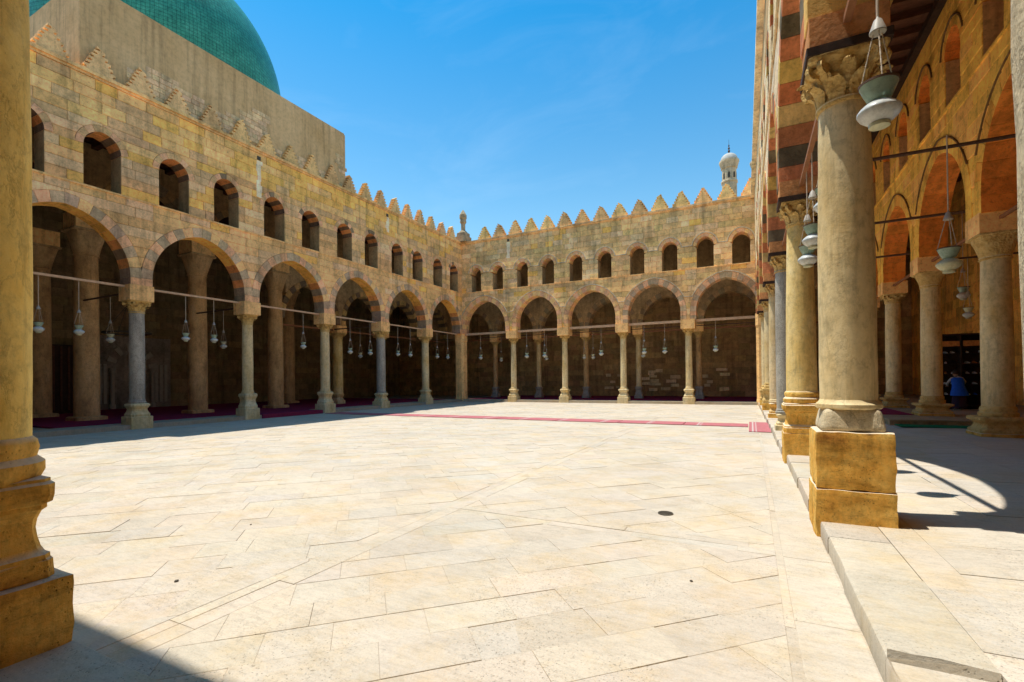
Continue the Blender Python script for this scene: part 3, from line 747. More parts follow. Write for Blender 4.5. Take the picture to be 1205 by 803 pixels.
# ---- outer walls (masonry courses) and roofs
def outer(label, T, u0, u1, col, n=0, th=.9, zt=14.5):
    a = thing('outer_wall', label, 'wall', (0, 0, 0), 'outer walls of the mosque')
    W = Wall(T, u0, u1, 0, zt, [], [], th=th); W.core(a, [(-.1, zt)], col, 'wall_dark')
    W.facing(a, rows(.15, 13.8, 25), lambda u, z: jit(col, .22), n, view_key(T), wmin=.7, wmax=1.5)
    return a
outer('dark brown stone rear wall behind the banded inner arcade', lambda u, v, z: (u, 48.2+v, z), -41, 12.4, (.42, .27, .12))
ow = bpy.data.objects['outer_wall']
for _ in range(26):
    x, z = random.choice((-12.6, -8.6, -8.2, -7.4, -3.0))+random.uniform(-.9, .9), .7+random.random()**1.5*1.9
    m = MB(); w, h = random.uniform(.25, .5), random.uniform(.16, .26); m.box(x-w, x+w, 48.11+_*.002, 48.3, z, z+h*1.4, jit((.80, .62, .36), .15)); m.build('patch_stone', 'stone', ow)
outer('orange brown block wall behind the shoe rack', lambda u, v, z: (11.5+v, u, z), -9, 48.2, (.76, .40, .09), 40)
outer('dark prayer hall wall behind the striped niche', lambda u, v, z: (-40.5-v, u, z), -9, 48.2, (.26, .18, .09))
outer('unseen plain wall closing the back of the near portico', lambda u, v, z: (u, -9-v, z), -40.5, 11.5, (.42, .32, .18))  # out of view, put in to keep sky light off the near columns
def roof(label, x0, x1, y0, y1, joist, step, size=.22, jm='wood'):
    a = thing('portico_roof', label, 'roof', (0, 0, 0), 'flat timber portico roofs')
    m = MB(); m.box(x0, x1, y0, y1, 14.0, 14.45, (.4, .3, .2)); m.build('roof_slab', 'wood', a)
    k = 0
    if joist == 'x':
        y = y0+.4
        while y < y1-.3: m = MB(); m.box(x0+.02, x1-.02, y, y+size, 14.0-size*1.2, 14.0-.002, (.3, .2, .1)); m.build('joist', jm, a); y += step
    elif joist == 'y':
        x = x0+.4
        while x < x1-.3: m = MB(); m.box(x, x+size, y0+.02, y1-.02, 14.0-size*1.2, 14.0-.002, (.3, .2, .1)); m.build('joist', jm, a); x += step
    return a
rr = roof('timber joist ceiling over the portico with the shoe rack', XR+TH-.1, 5.65, YN-.3, YB+.2, 'x', .95)
m = MB(); m.box(5.3, 5.53, YN, YB, 13.5, 13.74, (.1, .05, .03)); m.build('wall_plate', 'wood_dark', rr)
roof('flat ceiling over the aisle along the orange brown block wall', 6.25, 11.6, -9, 48.3, 'x', 1.6)
roof('timber joist ceiling over the portico beneath the dome', -29.2, XL-TH+.1, YN-.3, YB+.2, 'x', 1.1, .26)
roof('dark ceiling over the prayer hall with the striped niche', -40.6, -29.8, -9, 48.3, 'x', 2.0, .3)
roof('timber ceiling over the portico with the dark brown rear wall', -29.7, 6.2, YB+TH-.1, 48.3, 'y', 1.3, .24)
roof('flat ceiling over the near portico', -29.7, 6.2, -9.1, YN-TH+.1, None, 1)

# ------------------------------------------------------------------ columns
def acanthus(rn, rt, z0, h, nl=8, seed=1):
    """bell with two rows of curling leaves, corner scrolls and a cut-corner abacus"""
    rnd = random.Random(seed); m = MB(); C = (.5, .4, .2)
    m.lathe([(rn*1.08, z0-.03), (rn*1.12, z0+.0), (rn*1.02, z0+.03), (rn*.98, z0+.3*h), (rn*1.08, z0+.6*h), (rt*.95, z0+.86*h)], 20, C)
    def leaf(ang, zb, lh, out, wd):
        ca, sa = cos(ang), sin(ang); rows_ = []
        for t, rr, ww in ((0, 0, .8), (.3, .06, 1.), (.6, .16, 1.05), (.82, .45, .85), (.96, .9, .55), (.88, 1.15, .25)):
            rad = rn*1.0+out*rr; z = zb+lh*t; w = wd*ww; row = []
            for k, (s_, dz, dr) in enumerate(((-1, 0, -.25), (-.72, .05, .05), (-.4, -.02, -.12), (0, .02, .12), (.4, -.02, -.12), (.72, .05, .05), (1, 0, -.25))):
                q = rad+dr*out*.4+.012; tw = s_*w
                row.append((q*ca-tw*sa, q*sa+tw*ca, z+dz*lh*.6+rnd.uniform(-.004, .004)))
            rows_.append(row)
        b = len(m.v)
        for r_ in rows_: m.v += r_
        for i in range(len(rows_)-1):
            for j in range(6): m.face((b+i*7+j, b+i*7+j+1, b+i*7+8+j, b+i*7+7+j), C)
        # back of the leaf
        b2 = len(m.v)
        for r_ in rows_: m.v += [(x*.965, y*.965, z-.006) for x, y, z in r_]
        for i in range(len(rows_)-1):
            for j in range(6): m.face((b2+i*7+j+1, b2+i*7+j, b2+i*7+7+j, b2+i*7+8+j), C)
    for i in range(nl): leaf(2*pi*(i+.5)/nl, z0+.03, .46*h, rt*.36, rn*.36)
    for i in range(nl): leaf(2*pi*i/nl, z0+.24*h, .52*h, rt*.50, rn*.36)
    for i in range(4):
        a = pi/4+pi/2*i
        for k in range(2):
            aa = a+(.16 if k else -.16); R0 = rt*1.12
            cx, cy = R0*cos(aa), R0*sin(aa); t = Vector((-sin(aa), cos(aa), 0))
            p = Vector((cx, cy, z0+.76*h)); m.tube(p-t*.03, p+t*.03, .085*h/.5, 9, C)
            m.tube((rn*cos(aa*.98), rn*sin(aa*.98), z0+.5*h), (cx*.96, cy*.96, z0+.8*h), .03, 5, C)
    m.square([(rt*.93, z0+.84*h), (rt*1.02, z0+.88*h), (rt*1.06, z0+.93*h), (rt*1.06, z0+h)], C, .1)
    return m.mesh('capital')
def carved(rn, rt, z0, h):
    m = MB(); C = (.5, .4, .2)
    m.lathe([(rn*1.08, z0-.06), (rn*1.14, z0-.03), (rn*1.08, z0)], 20, C)
    rings = []
    for i in range(7):
        t = i/6; z = z0+h*.9*t; ring = []
        for k in range(24):
            a = 2*pi*k/24; sq = 1/max(abs(cos(a)), abs(sin(a))); R = rn*1.05*(1-t)+rt*t
            f = (1-t)+t*min(sq, 1.25); R *= f*(1+.02*(k % 2)*(i % 2))
            ring.append((R*cos(a), R*sin(a), z))
        rings.append(ring)
    m.prism(rings, C)
    m.square([(rt*1.0, z0+.9*h), (rt*1.1, z0+.93*h), (rt*1.1, z0+h)], C, .06)
    return m.mesh('capital')
CACHE = {}
def column(loc, label, shaft='cream', z_cap=5.65, cap_h=.5, rb=.28, rt=.25, base='moulded', pw=.8, zb=1.05, impost=True, imp_top=6.33, cap='leaf', capm='capital', basem=None, group='arcade columns', rough=False, floor=.2, name='column', impw=.47, seed=0, impm='stone', pz=None, ped=1.):
    key = (shaft, z_cap, cap_h, rb, rt, base, pw, zb, impost, imp_top, cap, basem, rough, floor, impw, seed, pz, ped)
    if key in CACHE:
        t = copy_tree(CACHE[key]); t.location = loc; tag(t, label, 'column', group); return t
    t = thing(name, label, 'column', loc, group); CACHE[key] = t
    bm_ = basem or ('cream' if base == 'moulded' else 'capital')
    z0 = -.01 if floor == .2 else floor
    pz = pz if pz is not None else (.2+.33*(zb-.2) if floor == .2 else floor+.3)
    hw = pw/2
    def put(name, me, mat, smooth=None):
        if not me.materials: me.materials.append(M[mat])
        if smooth: shade(me, smooth)
        return link(name, me, t)
    if base == 'blocks':     # rough stacked blocks (thick worn column)
        put('plinth', rough_box(pw*1.03, pw*1.03, z0, .6, 14, .012, .018, seed), 'block')
        put('pedestal', rough_box(pw*1.0, pw*.98, .605, 1.31, 16, .014, .022, seed+5), 'block')
        m = rough_box(pw*.86, pw*.86, 1.30, 1.60, 12, .012, .07, seed+9, .16); put('base', m, 'pitted')
        m = MB(); m.lathe([(rb*1.1, 1.58), (rb*1.16, 1.6), (rb*1.16, 1.64), (rb*1.05, 1.67), (rb, 1.70)], 40, wob=.03); put('base_ring', m.mesh('base_ring'), shaft, 40); zs = 1.68
    elif base == 'stepped':  # ochre moulded pedestal
        put('plinth', rough_box(pw, pw, z0, pz, 9, .012, .025, seed), 'block')
        m = MB(); h = zb-pz
        P_ = [(.97, 0), (.97, .17), (.94, .19), (.94, .23), (.88, .25), (.83, .31), (.80, .40), (.78, .5), (.79, .58), (.84, .66), (.90, .69), (.90, .73), (.97, .75), (1.0, .82), (1.0, .93), (.95, .955), (.95, .985), (.86, 1.)]
        m.square([(hw*ped*a_, pz+b_*h) for a_, b_ in P_], cut=.14)
        me = m.mesh('base'); roughen(me, seed) if rough else None; put('base', me, bm_)
        m = MB(); m.lathe([(rb*1.12, zb-.02), (rb*1.22, zb+.04), (rb*1.22, zb+.1), (rb*1.08, zb+.14), (rb*1.13, zb+.2), (rb*1.1, zb+.25), (rb, zb+.28)], 32, wob=.02); put('base_ring', m.mesh('base_ring'), bm_, 40); zs = zb+.27
    elif base == 'plain':
        m = MB(); m.square([(hw, z0), (hw, floor+.18), (hw*.9, floor+.22)], cut=.1); put('plinth', m.mesh('plinth'), bm_); zs = floor+.2
    else:                    # classical moulded base
        m = MB(); m.square([(hw, z0), (hw, pz-.02), (hw-.02, pz)], cut=.06); put('plinth', m.mesh('plinth'), bm_)
        m = MB(); h = zb-pz
        m.square([(hw*.86, pz-.002), (hw*.88, pz+.16*h), (hw*.80, pz+.26*h), (hw*.70, pz+.42*h), (hw*.68, pz+.58*h), (hw*.78, pz+.72*h), (hw*.86, pz+.80*h), (hw*.86, pz+.93*h), (hw*.74, pz+h)], cut=.22)
        put('base', m.mesh('base'), bm_)
        m = MB(); m.lathe([(rb*1.08, zb-.01), (rb*1.17, zb+.03), (rb*1.17, zb+.07), (rb*1.05, zb+.1), (rb*1.1, zb+.13), (rb, zb+.17)], 24); put('base_ring', m.mesh('base_ring'), shaft, 40); zs = zb+.16
    zc = z_cap-cap_h
    m = MB(); N = 16
    m.lathe([(rb+(rt-rb)*(i/N)+.012*sin(pi*i/N), zs-.01+(zc-zs)*i/N) for i in range(N+1)]+[(rt*1.08, zc+.002), (rt*1.1, zc+.03)], 40 if rough else 24, wob=.02 if rough else .006)
    put('shaft', m.mesh('shaft'), shaft, 50)
    if cap == 'leaf': put('capital', acanthus(rt, rt*1.42, zc, cap_h, 8, seed), capm, 55)
    elif cap == 'carved': put('capital', carved(rt, rt*1.45, zc, cap_h), capm, 40)
    if impost:
        if imp_top > 6.46 and z_cap < 7:
            m = MB(); m.square([(impw+.01, z_cap-.002), (impw+.01, z_cap+.1)], (.1, .05, .03), .02); put('timber_pad', m.mesh('timber_pad'), 'wood_dark')
            m = MB(); m.square([(impw-.02, z_cap+.1), (impw-.02, imp_top)], (.60, .27, .10), .02); put('impost', m.mesh('impost'), impm)
        else:
            m = MB(); m.square([(impw, z_cap-.002), (impw, imp_top)], TAN, .02); put('impost', m.mesh('impost'), impm)
    return t

xc = XL-.42
G1 = 'columns of the arcade under the dome'
column((xc, uL[1], 0), 'pale column of the dome-side arcade hidden beyond the worn ochre column', 'cream', group=G1)
column((xc, uL[2], 0), 'speckled grey granite column on square tan plinth facing the dark niche', 'granite', 5.65, .5, .285, .275, 'moulded', .86, 1.12, group=G1, seed=3, pz=.55)
column((xc, uL[3], 0), 'cream column with leafy capital beside the wine red step carpet, next to the speckled granite one', 'cream', 5.65, .5, .27, .25, 'moulded', .84, 1.4, group=G1, seed=4)
column((xc, uL[4], 0), 'cream column with flared pale base where the red runner starts', 'cream', 5.65, .45, .29, .26, 'moulded', .9, 1.35, group=G1, seed=5)
column((xc, uL[5], 0), 'smooth blue grey granite column two places from the corner pier', 'granite', 5.65, .5, .32, .31, 'moulded', .92, 1.1, group=G1, seed=6)
column((xc, uL[6], 0), 'buff column nearest the corner pier in the dome-side arcade', 'cream', 5.65, .5, .30, .29, 'moulded', .92, 1.2, group=G1, seed=7)
def pier(loc, label, w, top):
    t = thing('corner_pier', label, 'pier', loc)
    m = MB(); m.square([(w*1.05, 0), (w*1.05, .35), (w, .4), (w, 5.4), (w*.98, 5.5), (w*1.08, 5.62), (w*1.08, top)], TAN, .35); m.build('shaft', 'stone', t)
    return t
pier((XL-.42, YB+.40, 0), 'plain pale pier in the corner where the dome-side arcade meets the rear arcade', .46, 6.33)
pier((XR+.43+dxR(YB), YB+.40, 0), 'plain pale pier in the corner below the slim minaret', .45, 6.46)
G2 = 'columns of the rear arcade'
yB_ = YB+.42
lab = ['slim column of the rear arcade next to the corner pier of the dome side', 'slim column second from the dome-side corner pier in the rear arcade', 'slim column of the rear arcade between the pink banded arches', 'slim cream column of the rear arcade nearest the minaret end']
for k, u in enumerate(uB[1:-1]): column((u, yB_, 0), lab[k], 'cream', 5.65, .5, .245, .225, 'moulded', .84, 1.15, group=G2, impw=.5, seed=10+k % 2)
G3 = 'columns of the sunlit arcade'
t = thing('column', 'rough pitted pale column shaft at the corner of the near arcade', 'column', (1.085, 2.12, 0), G3)
me = rough_box(.7, .7, -.01, .7, 8, .02, .03, 3); me.materials.append(M['block']); link('plinth', me, t)
m = MB(); m.lathe([(.265+.05*(i/16), .69+4.75*i/16) for i in range(17)], 40, wob=.03); m.build('shaft', 'pitted', t, 50)
me = acanthus(.31, .44, 5.43, .57, 8, 5); me.materials.append(M['capital']); shade(me, 55); link('capital', me, t)
m = MB(); m.square([(.46, 5.99), (.46, 6.47)], TAN, .02); m.build('impost', 'stone', t)
column((1.11+dxR(uR[1]), uR[1], 0), 'thick cream column on tall rough ochre block pedestal in full sun', 'cream', 6.0, .55, .31, .275, 'blocks', .80, 1.3, rough=True, imp_top=6.48, group=G3, impw=.43, seed=21)
column((1.11+dxR(uR[2]), uR[2], 0), 'thick ochre column on stepped moulded ochre pedestal', 'ochre', 6.02, .5, .315, .25, 'stepped', .80, 1.38, rough=True, imp_top=6.48, group=G3, impw=.43, seed=22, pz=.70, basem='block')
column((1.13+dxR(uR[3]), uR[3], 0), 'blue grey marble column with low base in the sunlit arcade', 'granite', 6.02, .5, .25, .24, 'moulded', .62, .75, imp_top=6.48, group=G3, impw=.43, seed=23)
column((1.13+dxR(uR[4]), uR[4], 0), 'pale column with low ochre block base beyond the blue grey one', 'cream', 6.02, .5, .24, .22, 'moulded', .62, .85, imp_top=6.48, group=G3, impw=.43, seed=24, basem='block')
column((1.11+dxR(uR[5]), uR[5], 0), 'slim column on tall pale base two places from the minaret-side corner pier', 'cream', 6.02, .5, .22, .21, 'stepped', .72, 1.4, imp_top=6.48, group=G3, impw=.43, seed=25)
column((1.11+dxR(uR[6]), uR[6], 0), 'slim column next to the minaret-side corner pier in the sunlit arcade', 'cream', 6.02, .5, .22, .21, 'stepped', .72, 1.2, imp_top=6.48, group=G3, impw=.43, seed=26)
column((-4.67, 1.2, 0), 'worn ochre column on deep moulded base beside the shaded step', 'golden', 5.65, .5, .295, .28, 'stepped', .80, 1.36, rough=True, group='columns of the near arcade', seed=27, pz=.67, basem='block', ped=.84)
G4 = 'columns of the golden inner arcade'
column((5.98, uE[2], 0), 'buff column with carved basket capital standing on the portico floor', 'cream', 5.78, .62, .33, .30, 'stepped', 1.05, .85, cap='carved', floor=.32, imp_top=6.33, group=G4, impw=.47, seed=30, pz=.42)
column((5.98, uE[3], 0), 'buff column with flared carved capital at the front of the raised platform', 'cream', 5.78, .5, .31, .28, 'stepped', 1.0, .95, cap='carved', floor=.49, imp_top=6.33, group=G4, impw=.47, seed=31, pz=.6)
column((5.98, uE[4], 0), 'buff column with small leafy capital deep on the raised platform', 'cream', 5.78, .4, .30, .28, 'stepped', .95, .95, cap='leaf', floor=.49, imp_top=6.33, group=G4, impw=.47, seed=32, pz=.6)
column((5.98, uE[5], 0), 'buff column with leafy capital far along the raised platform', 'cream', 5.78, .4, .30, .28, 'stepped', .95, .95, cap='leaf', floor=.49, imp_top=6.33, group=G4, impw=.47, seed=33, pz=.6)
G5 = 'columns of the inner rear arcade'
ul = ['seen past the dome-side corner pier', 'second from the dome side', 'in the middle of the row', 'in front of the pale patched stones', 'nearest the minaret end']
for k, u in enumerate(uJ[1:6]): column((u, 42.7, 0), 'slim inner column with dark base against the rear wall, '+ul[k], 'redgranite' if k % 2 == 0 else 'cream', 5.85, .45, .24, .22, 'moulded', .72, 1.25, floor=.19, group=G5, imp_top=6.42, impw=.43, seed=40, basem='granite', impm='stone')
G6 = 'giant granite columns under the dome'
for x, y, l in ((-29.5, 11.55, 'giant red granite column behind the speckled grey column'), (-29.5, 16.85, 'giant red granite column seen past the speckled grey column, above wine red carpet'), (-29.5, 22.05, 'giant red granite column behind the wine red step carpet'), (-34.8, 11.55, 'giant red granite column deep in the hall beside the worn ochre column'), (-34.8, 27.2, 'giant red granite column deep in the hall beyond the wine red step carpet')):
    column((x, y, 0), l, 'redgranite', 9.6, 1.2, .51, .46, 'plain', 1.25, .5, cap='carved', capm='redgranite', floor=.19, group=G6, imp_top=10.42, impw=.66, seed=50, basem='redgranite')
for k, y in enumerate((27.6, 32.6)): column((-29.5, y, 0), 'plain buff inner column behind the dome-side arcade, '+('beside the giant granite columns' if k == 0 else 'towards the rear corner'), 'ochre', 5.85, .45, .40 if k == 0 else .27, .36 if k == 0 else .25, 'moulded', .8, .9, floor=.19, group='buff inner columns', imp_top=6.42, impw=.5, seed=51)

# ------------------------------------------------------------------ dome chamber
dc = thing('domed_chamber', 'green tiled dome on a tall plastered block above the arcade wall', 'dome', (-32.0, 16.3, 14.45))
m = MB(); m.box(XL-.22-15.4, XL-.22, 9.3, 23.45, 14.46, 18.55, (.4, .3, .2)); m.build('block_wall', 'plaster', dc, org=(-32, 16.3, 14.45))
m = MB(); m.box(XL-.25-15.34, XL-.26, 9.34, 23.41, 18.54, 18.66, (.4, .3, .2)); m.build('parapet_cap', 'plaster', dc, org=(-32, 16.3, 14.45))
prof = [(6.55, 3.9), (6.6, 4.6), (6.62, 5.4)]+[(6.62*cos(t)**.97, 5.4+7.4*sin(t)) for t in [pi/2*i/26 for i in range(1, 26)]]+[(.12, 12.85)]
m = MB(); m.lathe(prof, 96); dm = m.build('dome', 'dome', dc, 40); 
m = MB(); m.lathe([(.1, 12.8), (.28, 13.1), (.1, 13.4), (.2, 13.6), (.06, 13.9), (.02, 14.6)], 12); m.build('finial', 'iron', dc, 40)
# ragged remains of rough stone where the block meets the merlons
m = MB()
for j in range(9):
    z = 14.95+j*.235; y = 10.8+random.random()
    while y < 23.2:
        w = random.uniform(.25, .6); 
        if noise.noise((y*.45, z*.8, 7)) > -.05+.07*j-.12: m.box(XL-.24, XL-.22+random.uniform(.008, .035), y+.01, y+w-.01, z, z+.215, jit((.66, .46, .26), .16))
        y += w
tag(m.build('broken_masonry', 'stone', dc, org=(-32, 16.3, 14.45)), kind='stuff')

# corner finial
t = thing('corner_finial', 'small carved turret finial on the parapet corner between the two rows of merlons', 'finial', (-23.9, 37.6, 14.82))
m = MB(); m.square([(.62, 0), (.62, .5), (.5, .55), (.5, .85), (.36, .95), (.2, 1.15)], (.38, .28, .17), .3); m.build('base', 'stone', t)
m = MB(); m.lathe([(.2, 1.1), (.2, 1.75), (.3, 1.9), (.3, 2.1), (.26, 2.15), (.34, 2.3), (.34, 2.6), (.26, 2.75), (.14, 2.95), (.03, 3.1)], 10, (.42, .32, .2)); m.build('turret', 'stone', t)

# minarets beyond the rear wall
def minaret(loc, label, s):
    t = thing('minaret', label, 'minaret', loc, 'minarets beyond the rear wall'); C = (.62, .48, .31)
    m = MB(); m.lathe([(1.5*s, -12.), (1.36*s, 25*s)], 8, C, rot=pi/8); m.build('shaft', 'stone', t)
    m = MB(); m.lathe([(1.36*s, 25*s), (1.5*s, 25.1*s), (1.5*s, 25.35*s), (1.3*s, 25.5*s)], 8, C, rot=pi/8); m.build('lower_moulding', 'stone', t)
    m = MB(); m.lathe([(1.3*s, 25.45*s), (1.3*s, 27.7*s)], 8, (.66, .51, .33), rot=pi/8); b = m.build('lantern', 'stone', t)
    for i in range(8):
        a = pi/4*i; ca, sa = cos(a), sin(a); R = 1.21*s; m = MB(); pts = [(-.2, 25.75), (.2, 25.75), (.2, 26.55), (.1, 26.8), (0, 26.88), (-.1, 26.8), (-.2, 26.55)]
        m.prism([[(r_*ca-p*s*sa, r_*sa+p*s*ca, z*s) for p, z in pts] for r_ in (R-.1, R+.02)], (.02, .02, .02)); m.build('window', 'black', b)  # flat black panels paint the shaded lantern openings
    m = MB(); m.lathe([(1.3*s, 27.65*s), (1.42*s, 27.75*s), (1.42*s, 27.9*s), (1.48*s, 28.1*s), (1.66*s, 28.7*s), (1.72*s, 28.85*s), (1.72*s, 29.15*s), (1.4*s, 29.25*s)], 16, C); m.build('muqarnas_cornice', 'stone', t)
    m = MB(); m.lathe([(1.5*s, 29.2*s), (1.5*s, 29.4*s)]+[(1.45*s*cos(q), (29.4+1.2*sin(q))*s) for q in [pi/2*i/8 for i in range(1, 8)]]+[(.05, 30.62*s)], 20, (.6, .6, .6)); m.build('cap_dome', 'lead', t, 40)
    m = MB(); m.lathe([(.1*s, 30.7*s), (.22*s, 31.1*s), (.08*s, 31.3*s), (.2*s, 31.6*s), (.06*s, 31.8*s), (.13*s, 32.1*s), (.03*s, 32.3*s), (.02*s, 33.2*s)], 10); m.build('finial', 'iron', t, 40)
minaret((-1.95, 60, 8.75), 'slim octagonal minaret with white cap dome and dark finial behind the rear wall', .62)
minaret((1.30, 60, 6.9), 'second minaret mostly hidden behind the sunlit arcade wall', .66)

# ------------------------------------------------------------------ hanging lamps
LC = {}
def lamp(x, y, z_rod, z_bot, label, s=1., group='hanging glass mosque lamps', lower='glass_white', upper='glass_green'):
    drop = z_rod-z_bot; key = (round(drop, 1), s, lower, upper)
    if key in LC:
        t = copy_tree(LC[key]); t.location = (x, y, z_bot); tag(t, label, 'lamp', group); return t
    t = thing('hanging_lamp', label, 'lamp', (x, y, z_bot), group); LC[key] = t
    q = lambda pr: [(r*s, z*s) for r, z in pr]
    m = MB(); m.lathe(q([(.06, 0), (.09, .012), (.092, .045), (.08, .055)]), 20); m.build('foot', 'glass_amber', t, 40)
    m = MB(); m.lathe(q([(.085, .05), (.125, .075), (.168, .115), (.19, .155), (.188, .175), (.165, .205), (.125, .24), (.09, .262), (.075, .27)]), 24); m.build('lower_bowl', lower, t, 40)
    m = MB(); m.lathe(q([(.075, .265), (.10, .285), (.13, .35), (.165, .44), (.158, .44), (.122, .35), (.09, .295), (.03, .28)]), 24, caps=(False, True)); m.build('upper_bowl', upper, t, 40)
    m = MB(); m.lathe(q([(.160, .435), (.172, .44), (.172, .458), (.156, .458), (.155, .435)]), 24, caps=(False, False)); m.build('rim', 'iron', t, 40)
    for i in range(3):
        a = 2*pi*i/3+.5; m = MB(); P = Vector((.165*cos(a)*s, .165*sin(a)*s, .45*s)); Q = Vector((.035*cos(a)*s, .035*sin(a)*s, 1.0*s))
        n = 12
        for k in range(n): m.tube(P+(Q-P)*(k/n), P+(Q-P)*((k+1.15)/n), .008*s if k % 2 else .0055*s, 5)
        m.build('chain', 'cord', t)
    m = MB(); m.lathe(q([(.07, .97), (.075, .98), (.035, 1.10), (.014, 1.12), (.01, 1.15)]), 14); m.build('cap', 'marble', t, 40)
    m = MB(); m.tube((0, 0, 1.12*s), (0, 0, drop), .012, 6); m.build('cord', 'cord', t)
    return t
zr = 6.24
for i, (y, zb) in enumerate(((8.08, 3.98), (9.31, 3.98), (13.4, 4.0), (14.75, 4.02), (20.15, 4.0), (23.95, 3.85), (25.85, 3.85), (28.85, 3.9), (30.35, 3.9), (34.0, 3.9), (35.6, 3.9))):
    bay = ['before the speckled granite column', 'past the speckled granite column', 'above the wine red step carpet', 'before the blue grey column', 'past the blue grey column', 'by the corner pier'][min(5, sum(y > k for k in uL[2:7]))]
    lamp(xc, y, zr, zb, 'white glass lamp on the dome-side tie beam '+bay, .95)
lamp(-26.6, 11.3, 6.1, 3.9, 'dim amber glass lamp on an iron rod beside the speckled granite column', .95, upper='glass_amber')
lamp(-26.6, 16.6, 6.1, 3.9, 'dim amber glass lamp on an iron rod behind the cream leafy capital', .95, upper='glass_amber')
lamp(-26.6, 27.1, 6.1, 3.75, 'dim amber glass lamp on an iron rod behind the blue grey column', .95, upper='glass_amber')
for i, x in enumerate((-22.3, -17.6, -15.9, -10.9, -7.45, -5.9, -2.3)):
    b_ = ['beside the dome-side corner pier', 'in the second arch', 'in the second arch', 'in the middle arch', 'in the fourth arch', 'in the fourth arch', 'at the minaret end'][i]
    lamp(x, yB_, 6.2, 3.85, 'white glass lamp hanging from the rear arcade beam '+b_, 1.05)
for i, x in enumerate((-21.4, -16.7, -13.1, -12.3, -8.0, -4.4)):
    lamp(x, 40.2, 6.1, 3.7, 'small lamp hanging deeper inside the rear portico', .95, upper='glass_amber')
lamp(1.10, 5.5, 6.32, 4.31, 'large green and white glass lamp on chains beside the thick cream column capital', .92)
lamp(1.10, 8.85, 6.32, 4.5, 'glass lamp hidden behind the thick cream column', 1.0)
lamp(1.10, 11.72, 6.32, 4.29, 'green rimmed glass lamp beside the thick ochre column, lower of the pair', 1.0)
lamp(1.10, 10.75, 6.32, 4.45, 'green rimmed glass lamp close behind the thick cream column, upper of the pair', 1.0)
lamp(1.10, 15.6, 6.32, 4.2, 'white glass lamp between the ochre and the blue grey columns', 1.0); lamp(1.10, 21, 6.32, 4.2, 'white glass lamp past the blue grey column', 1.0)
lamp(3.55, 12.36, 6.78, 4.02, 'pale green glass lamp hanging inside the portico before the golden inner arcade', 1.1, lower='glass_amber')
lamp(7.3, 24.0, 8.2, 4.85, 'white glass lamp hanging above the shoe rack', 1.1); lamp(7.0, 22.6, 6.2, 4.0, 'dim glass lamp under the white one above the shoe rack', .9, upper='glass_amber')

# iron rods across the porticoes
def rod(p, q, r, label, mat='iron'):
    o = MB(); o.tube((0, 0, 0), Vector(q)-Vector(p), r, 8); o = o.build('iron_tie_rod', mat); o.location = p
    return tag(o, label, 'tie rod', 'iron tie rods in the porticoes')
rod((1.4, 12.95, 6.78), (5.7, 12.95, 6.74), .04, 'iron tie rod from the thick ochre column to the golden inner arcade')
rod((1.4, 18.0, 6.66), (5.7, 18.0, 6.68), .04, 'iron tie rod from the blue grey column to the buff basket capital')
rod((1.4, 23.4, 6.66), (5.7, 23.2, 6.68), .04, 'iron tie rod from the pale low-based column to the golden inner arcade')
rod((6.3, 18.6, 6.5), (11.6, 18.6, 6.5), .04, 'iron tie rod reaching the orange brown block wall')
rod((6.3, 24.0, 8.2), (11.6, 24.0, 8.2), .035, 'high iron rod before the orange brown block wall'); rod((6.3, 22.6, 6.2), (11.6, 22.6, 6.2), .035, 'lower iron rod before the orange brown block wall')
for y, l in ((11.3, 'speckled granite column'), (16.6, 'cream leafy column'), (27.1, 'smooth blue grey column')):
    rod((XL-TH, y, 6.1), (-29.3, y, 6.1), .045, 'iron rod running inward from the '+l, 'iron')
rod((-24, 40.2, 6.1), (.8, 40.2, 6.1), .035, 'iron rod carrying the deeper lamps of the rear portico')

# ------------------------------------------------------------------ carpets
def carpet(label, x0, x1, y0, y1, z, mat, grp=None, rot=0, th=.014):
    cx, cy = (x0+x1)/2, (y0+y1)/2; nx, ny = max(2, int((x1-x0)*3)), max(2, int((y1-y0)*3)); nx, ny = min(nx, 60), min(ny, 60)
    m = MB()
    for j in range(ny+1):
        for i in range(nx+1):
            x, y = x0-cx+(x1-x0)*i/nx, y0-cy+(y1-y0)*j/ny
            e = .02*noise.noise((x*.6+cx, y*.6, 3)); m.v.append((x+(e if j in (0, ny) else 0)*0, y+e, th+.006*(noise.noise((x*2+cx, y*2, 0))+1)))
    for j in range(ny):
        for i in range(nx): m.face((j*(nx+1)+i, j*(nx+1)+i+1, (j+1)*(nx+1)+i+1, (j+1)*(nx+1)+i), (.5, .5, .5))
    b = list(range(nx+1))+[j*(nx+1)+nx for j in range(1, ny+1)]+[ny*(nx+1)+i for i in range(nx-1, -1, -1)]+[j*(nx+1) for j in range(ny-1, 0, -1)]
    o = len(m.v); m.v += [(m.v[k][0], m.v[k][1], 0) for k in b]
    for k in range(len(b)): m.face((b[k], o+k, o+(k+1) % len(b), b[(k+1) % len(b)]), (.5, .5, .5))
    c = m.build('carpet', mat); c.location = (cx, cy, z); c.rotation_euler.z = rot
    return tag(c, label, 'carpet', grp)
xs = [-23.6, -19.6, -15.6, -11.6, -8.4, -5.4, -2.6, -.12]
for i, (a, b) in enumerate(zip(xs[:-1], xs[1:])):
    l = 'red carpet strip of the runner across the courtyard, ' + ('at the dome-side end' if i == 0 else 'at the square red mat' if i == 6 else 'in the middle stretch')
    carpet(l, a+.02, b-.02, 21.0+.04*(i % 2), 22.3+.03*(i % 3), .008, 'red_carpet', 'strips of the red runner', radians(random.uniform(-.3, .3)))
carpet('square red mat with pale end stripes at the kerb of the sunlit arcade', -.10, .68, 19.2, 23.2, .008, 'red_carpet')
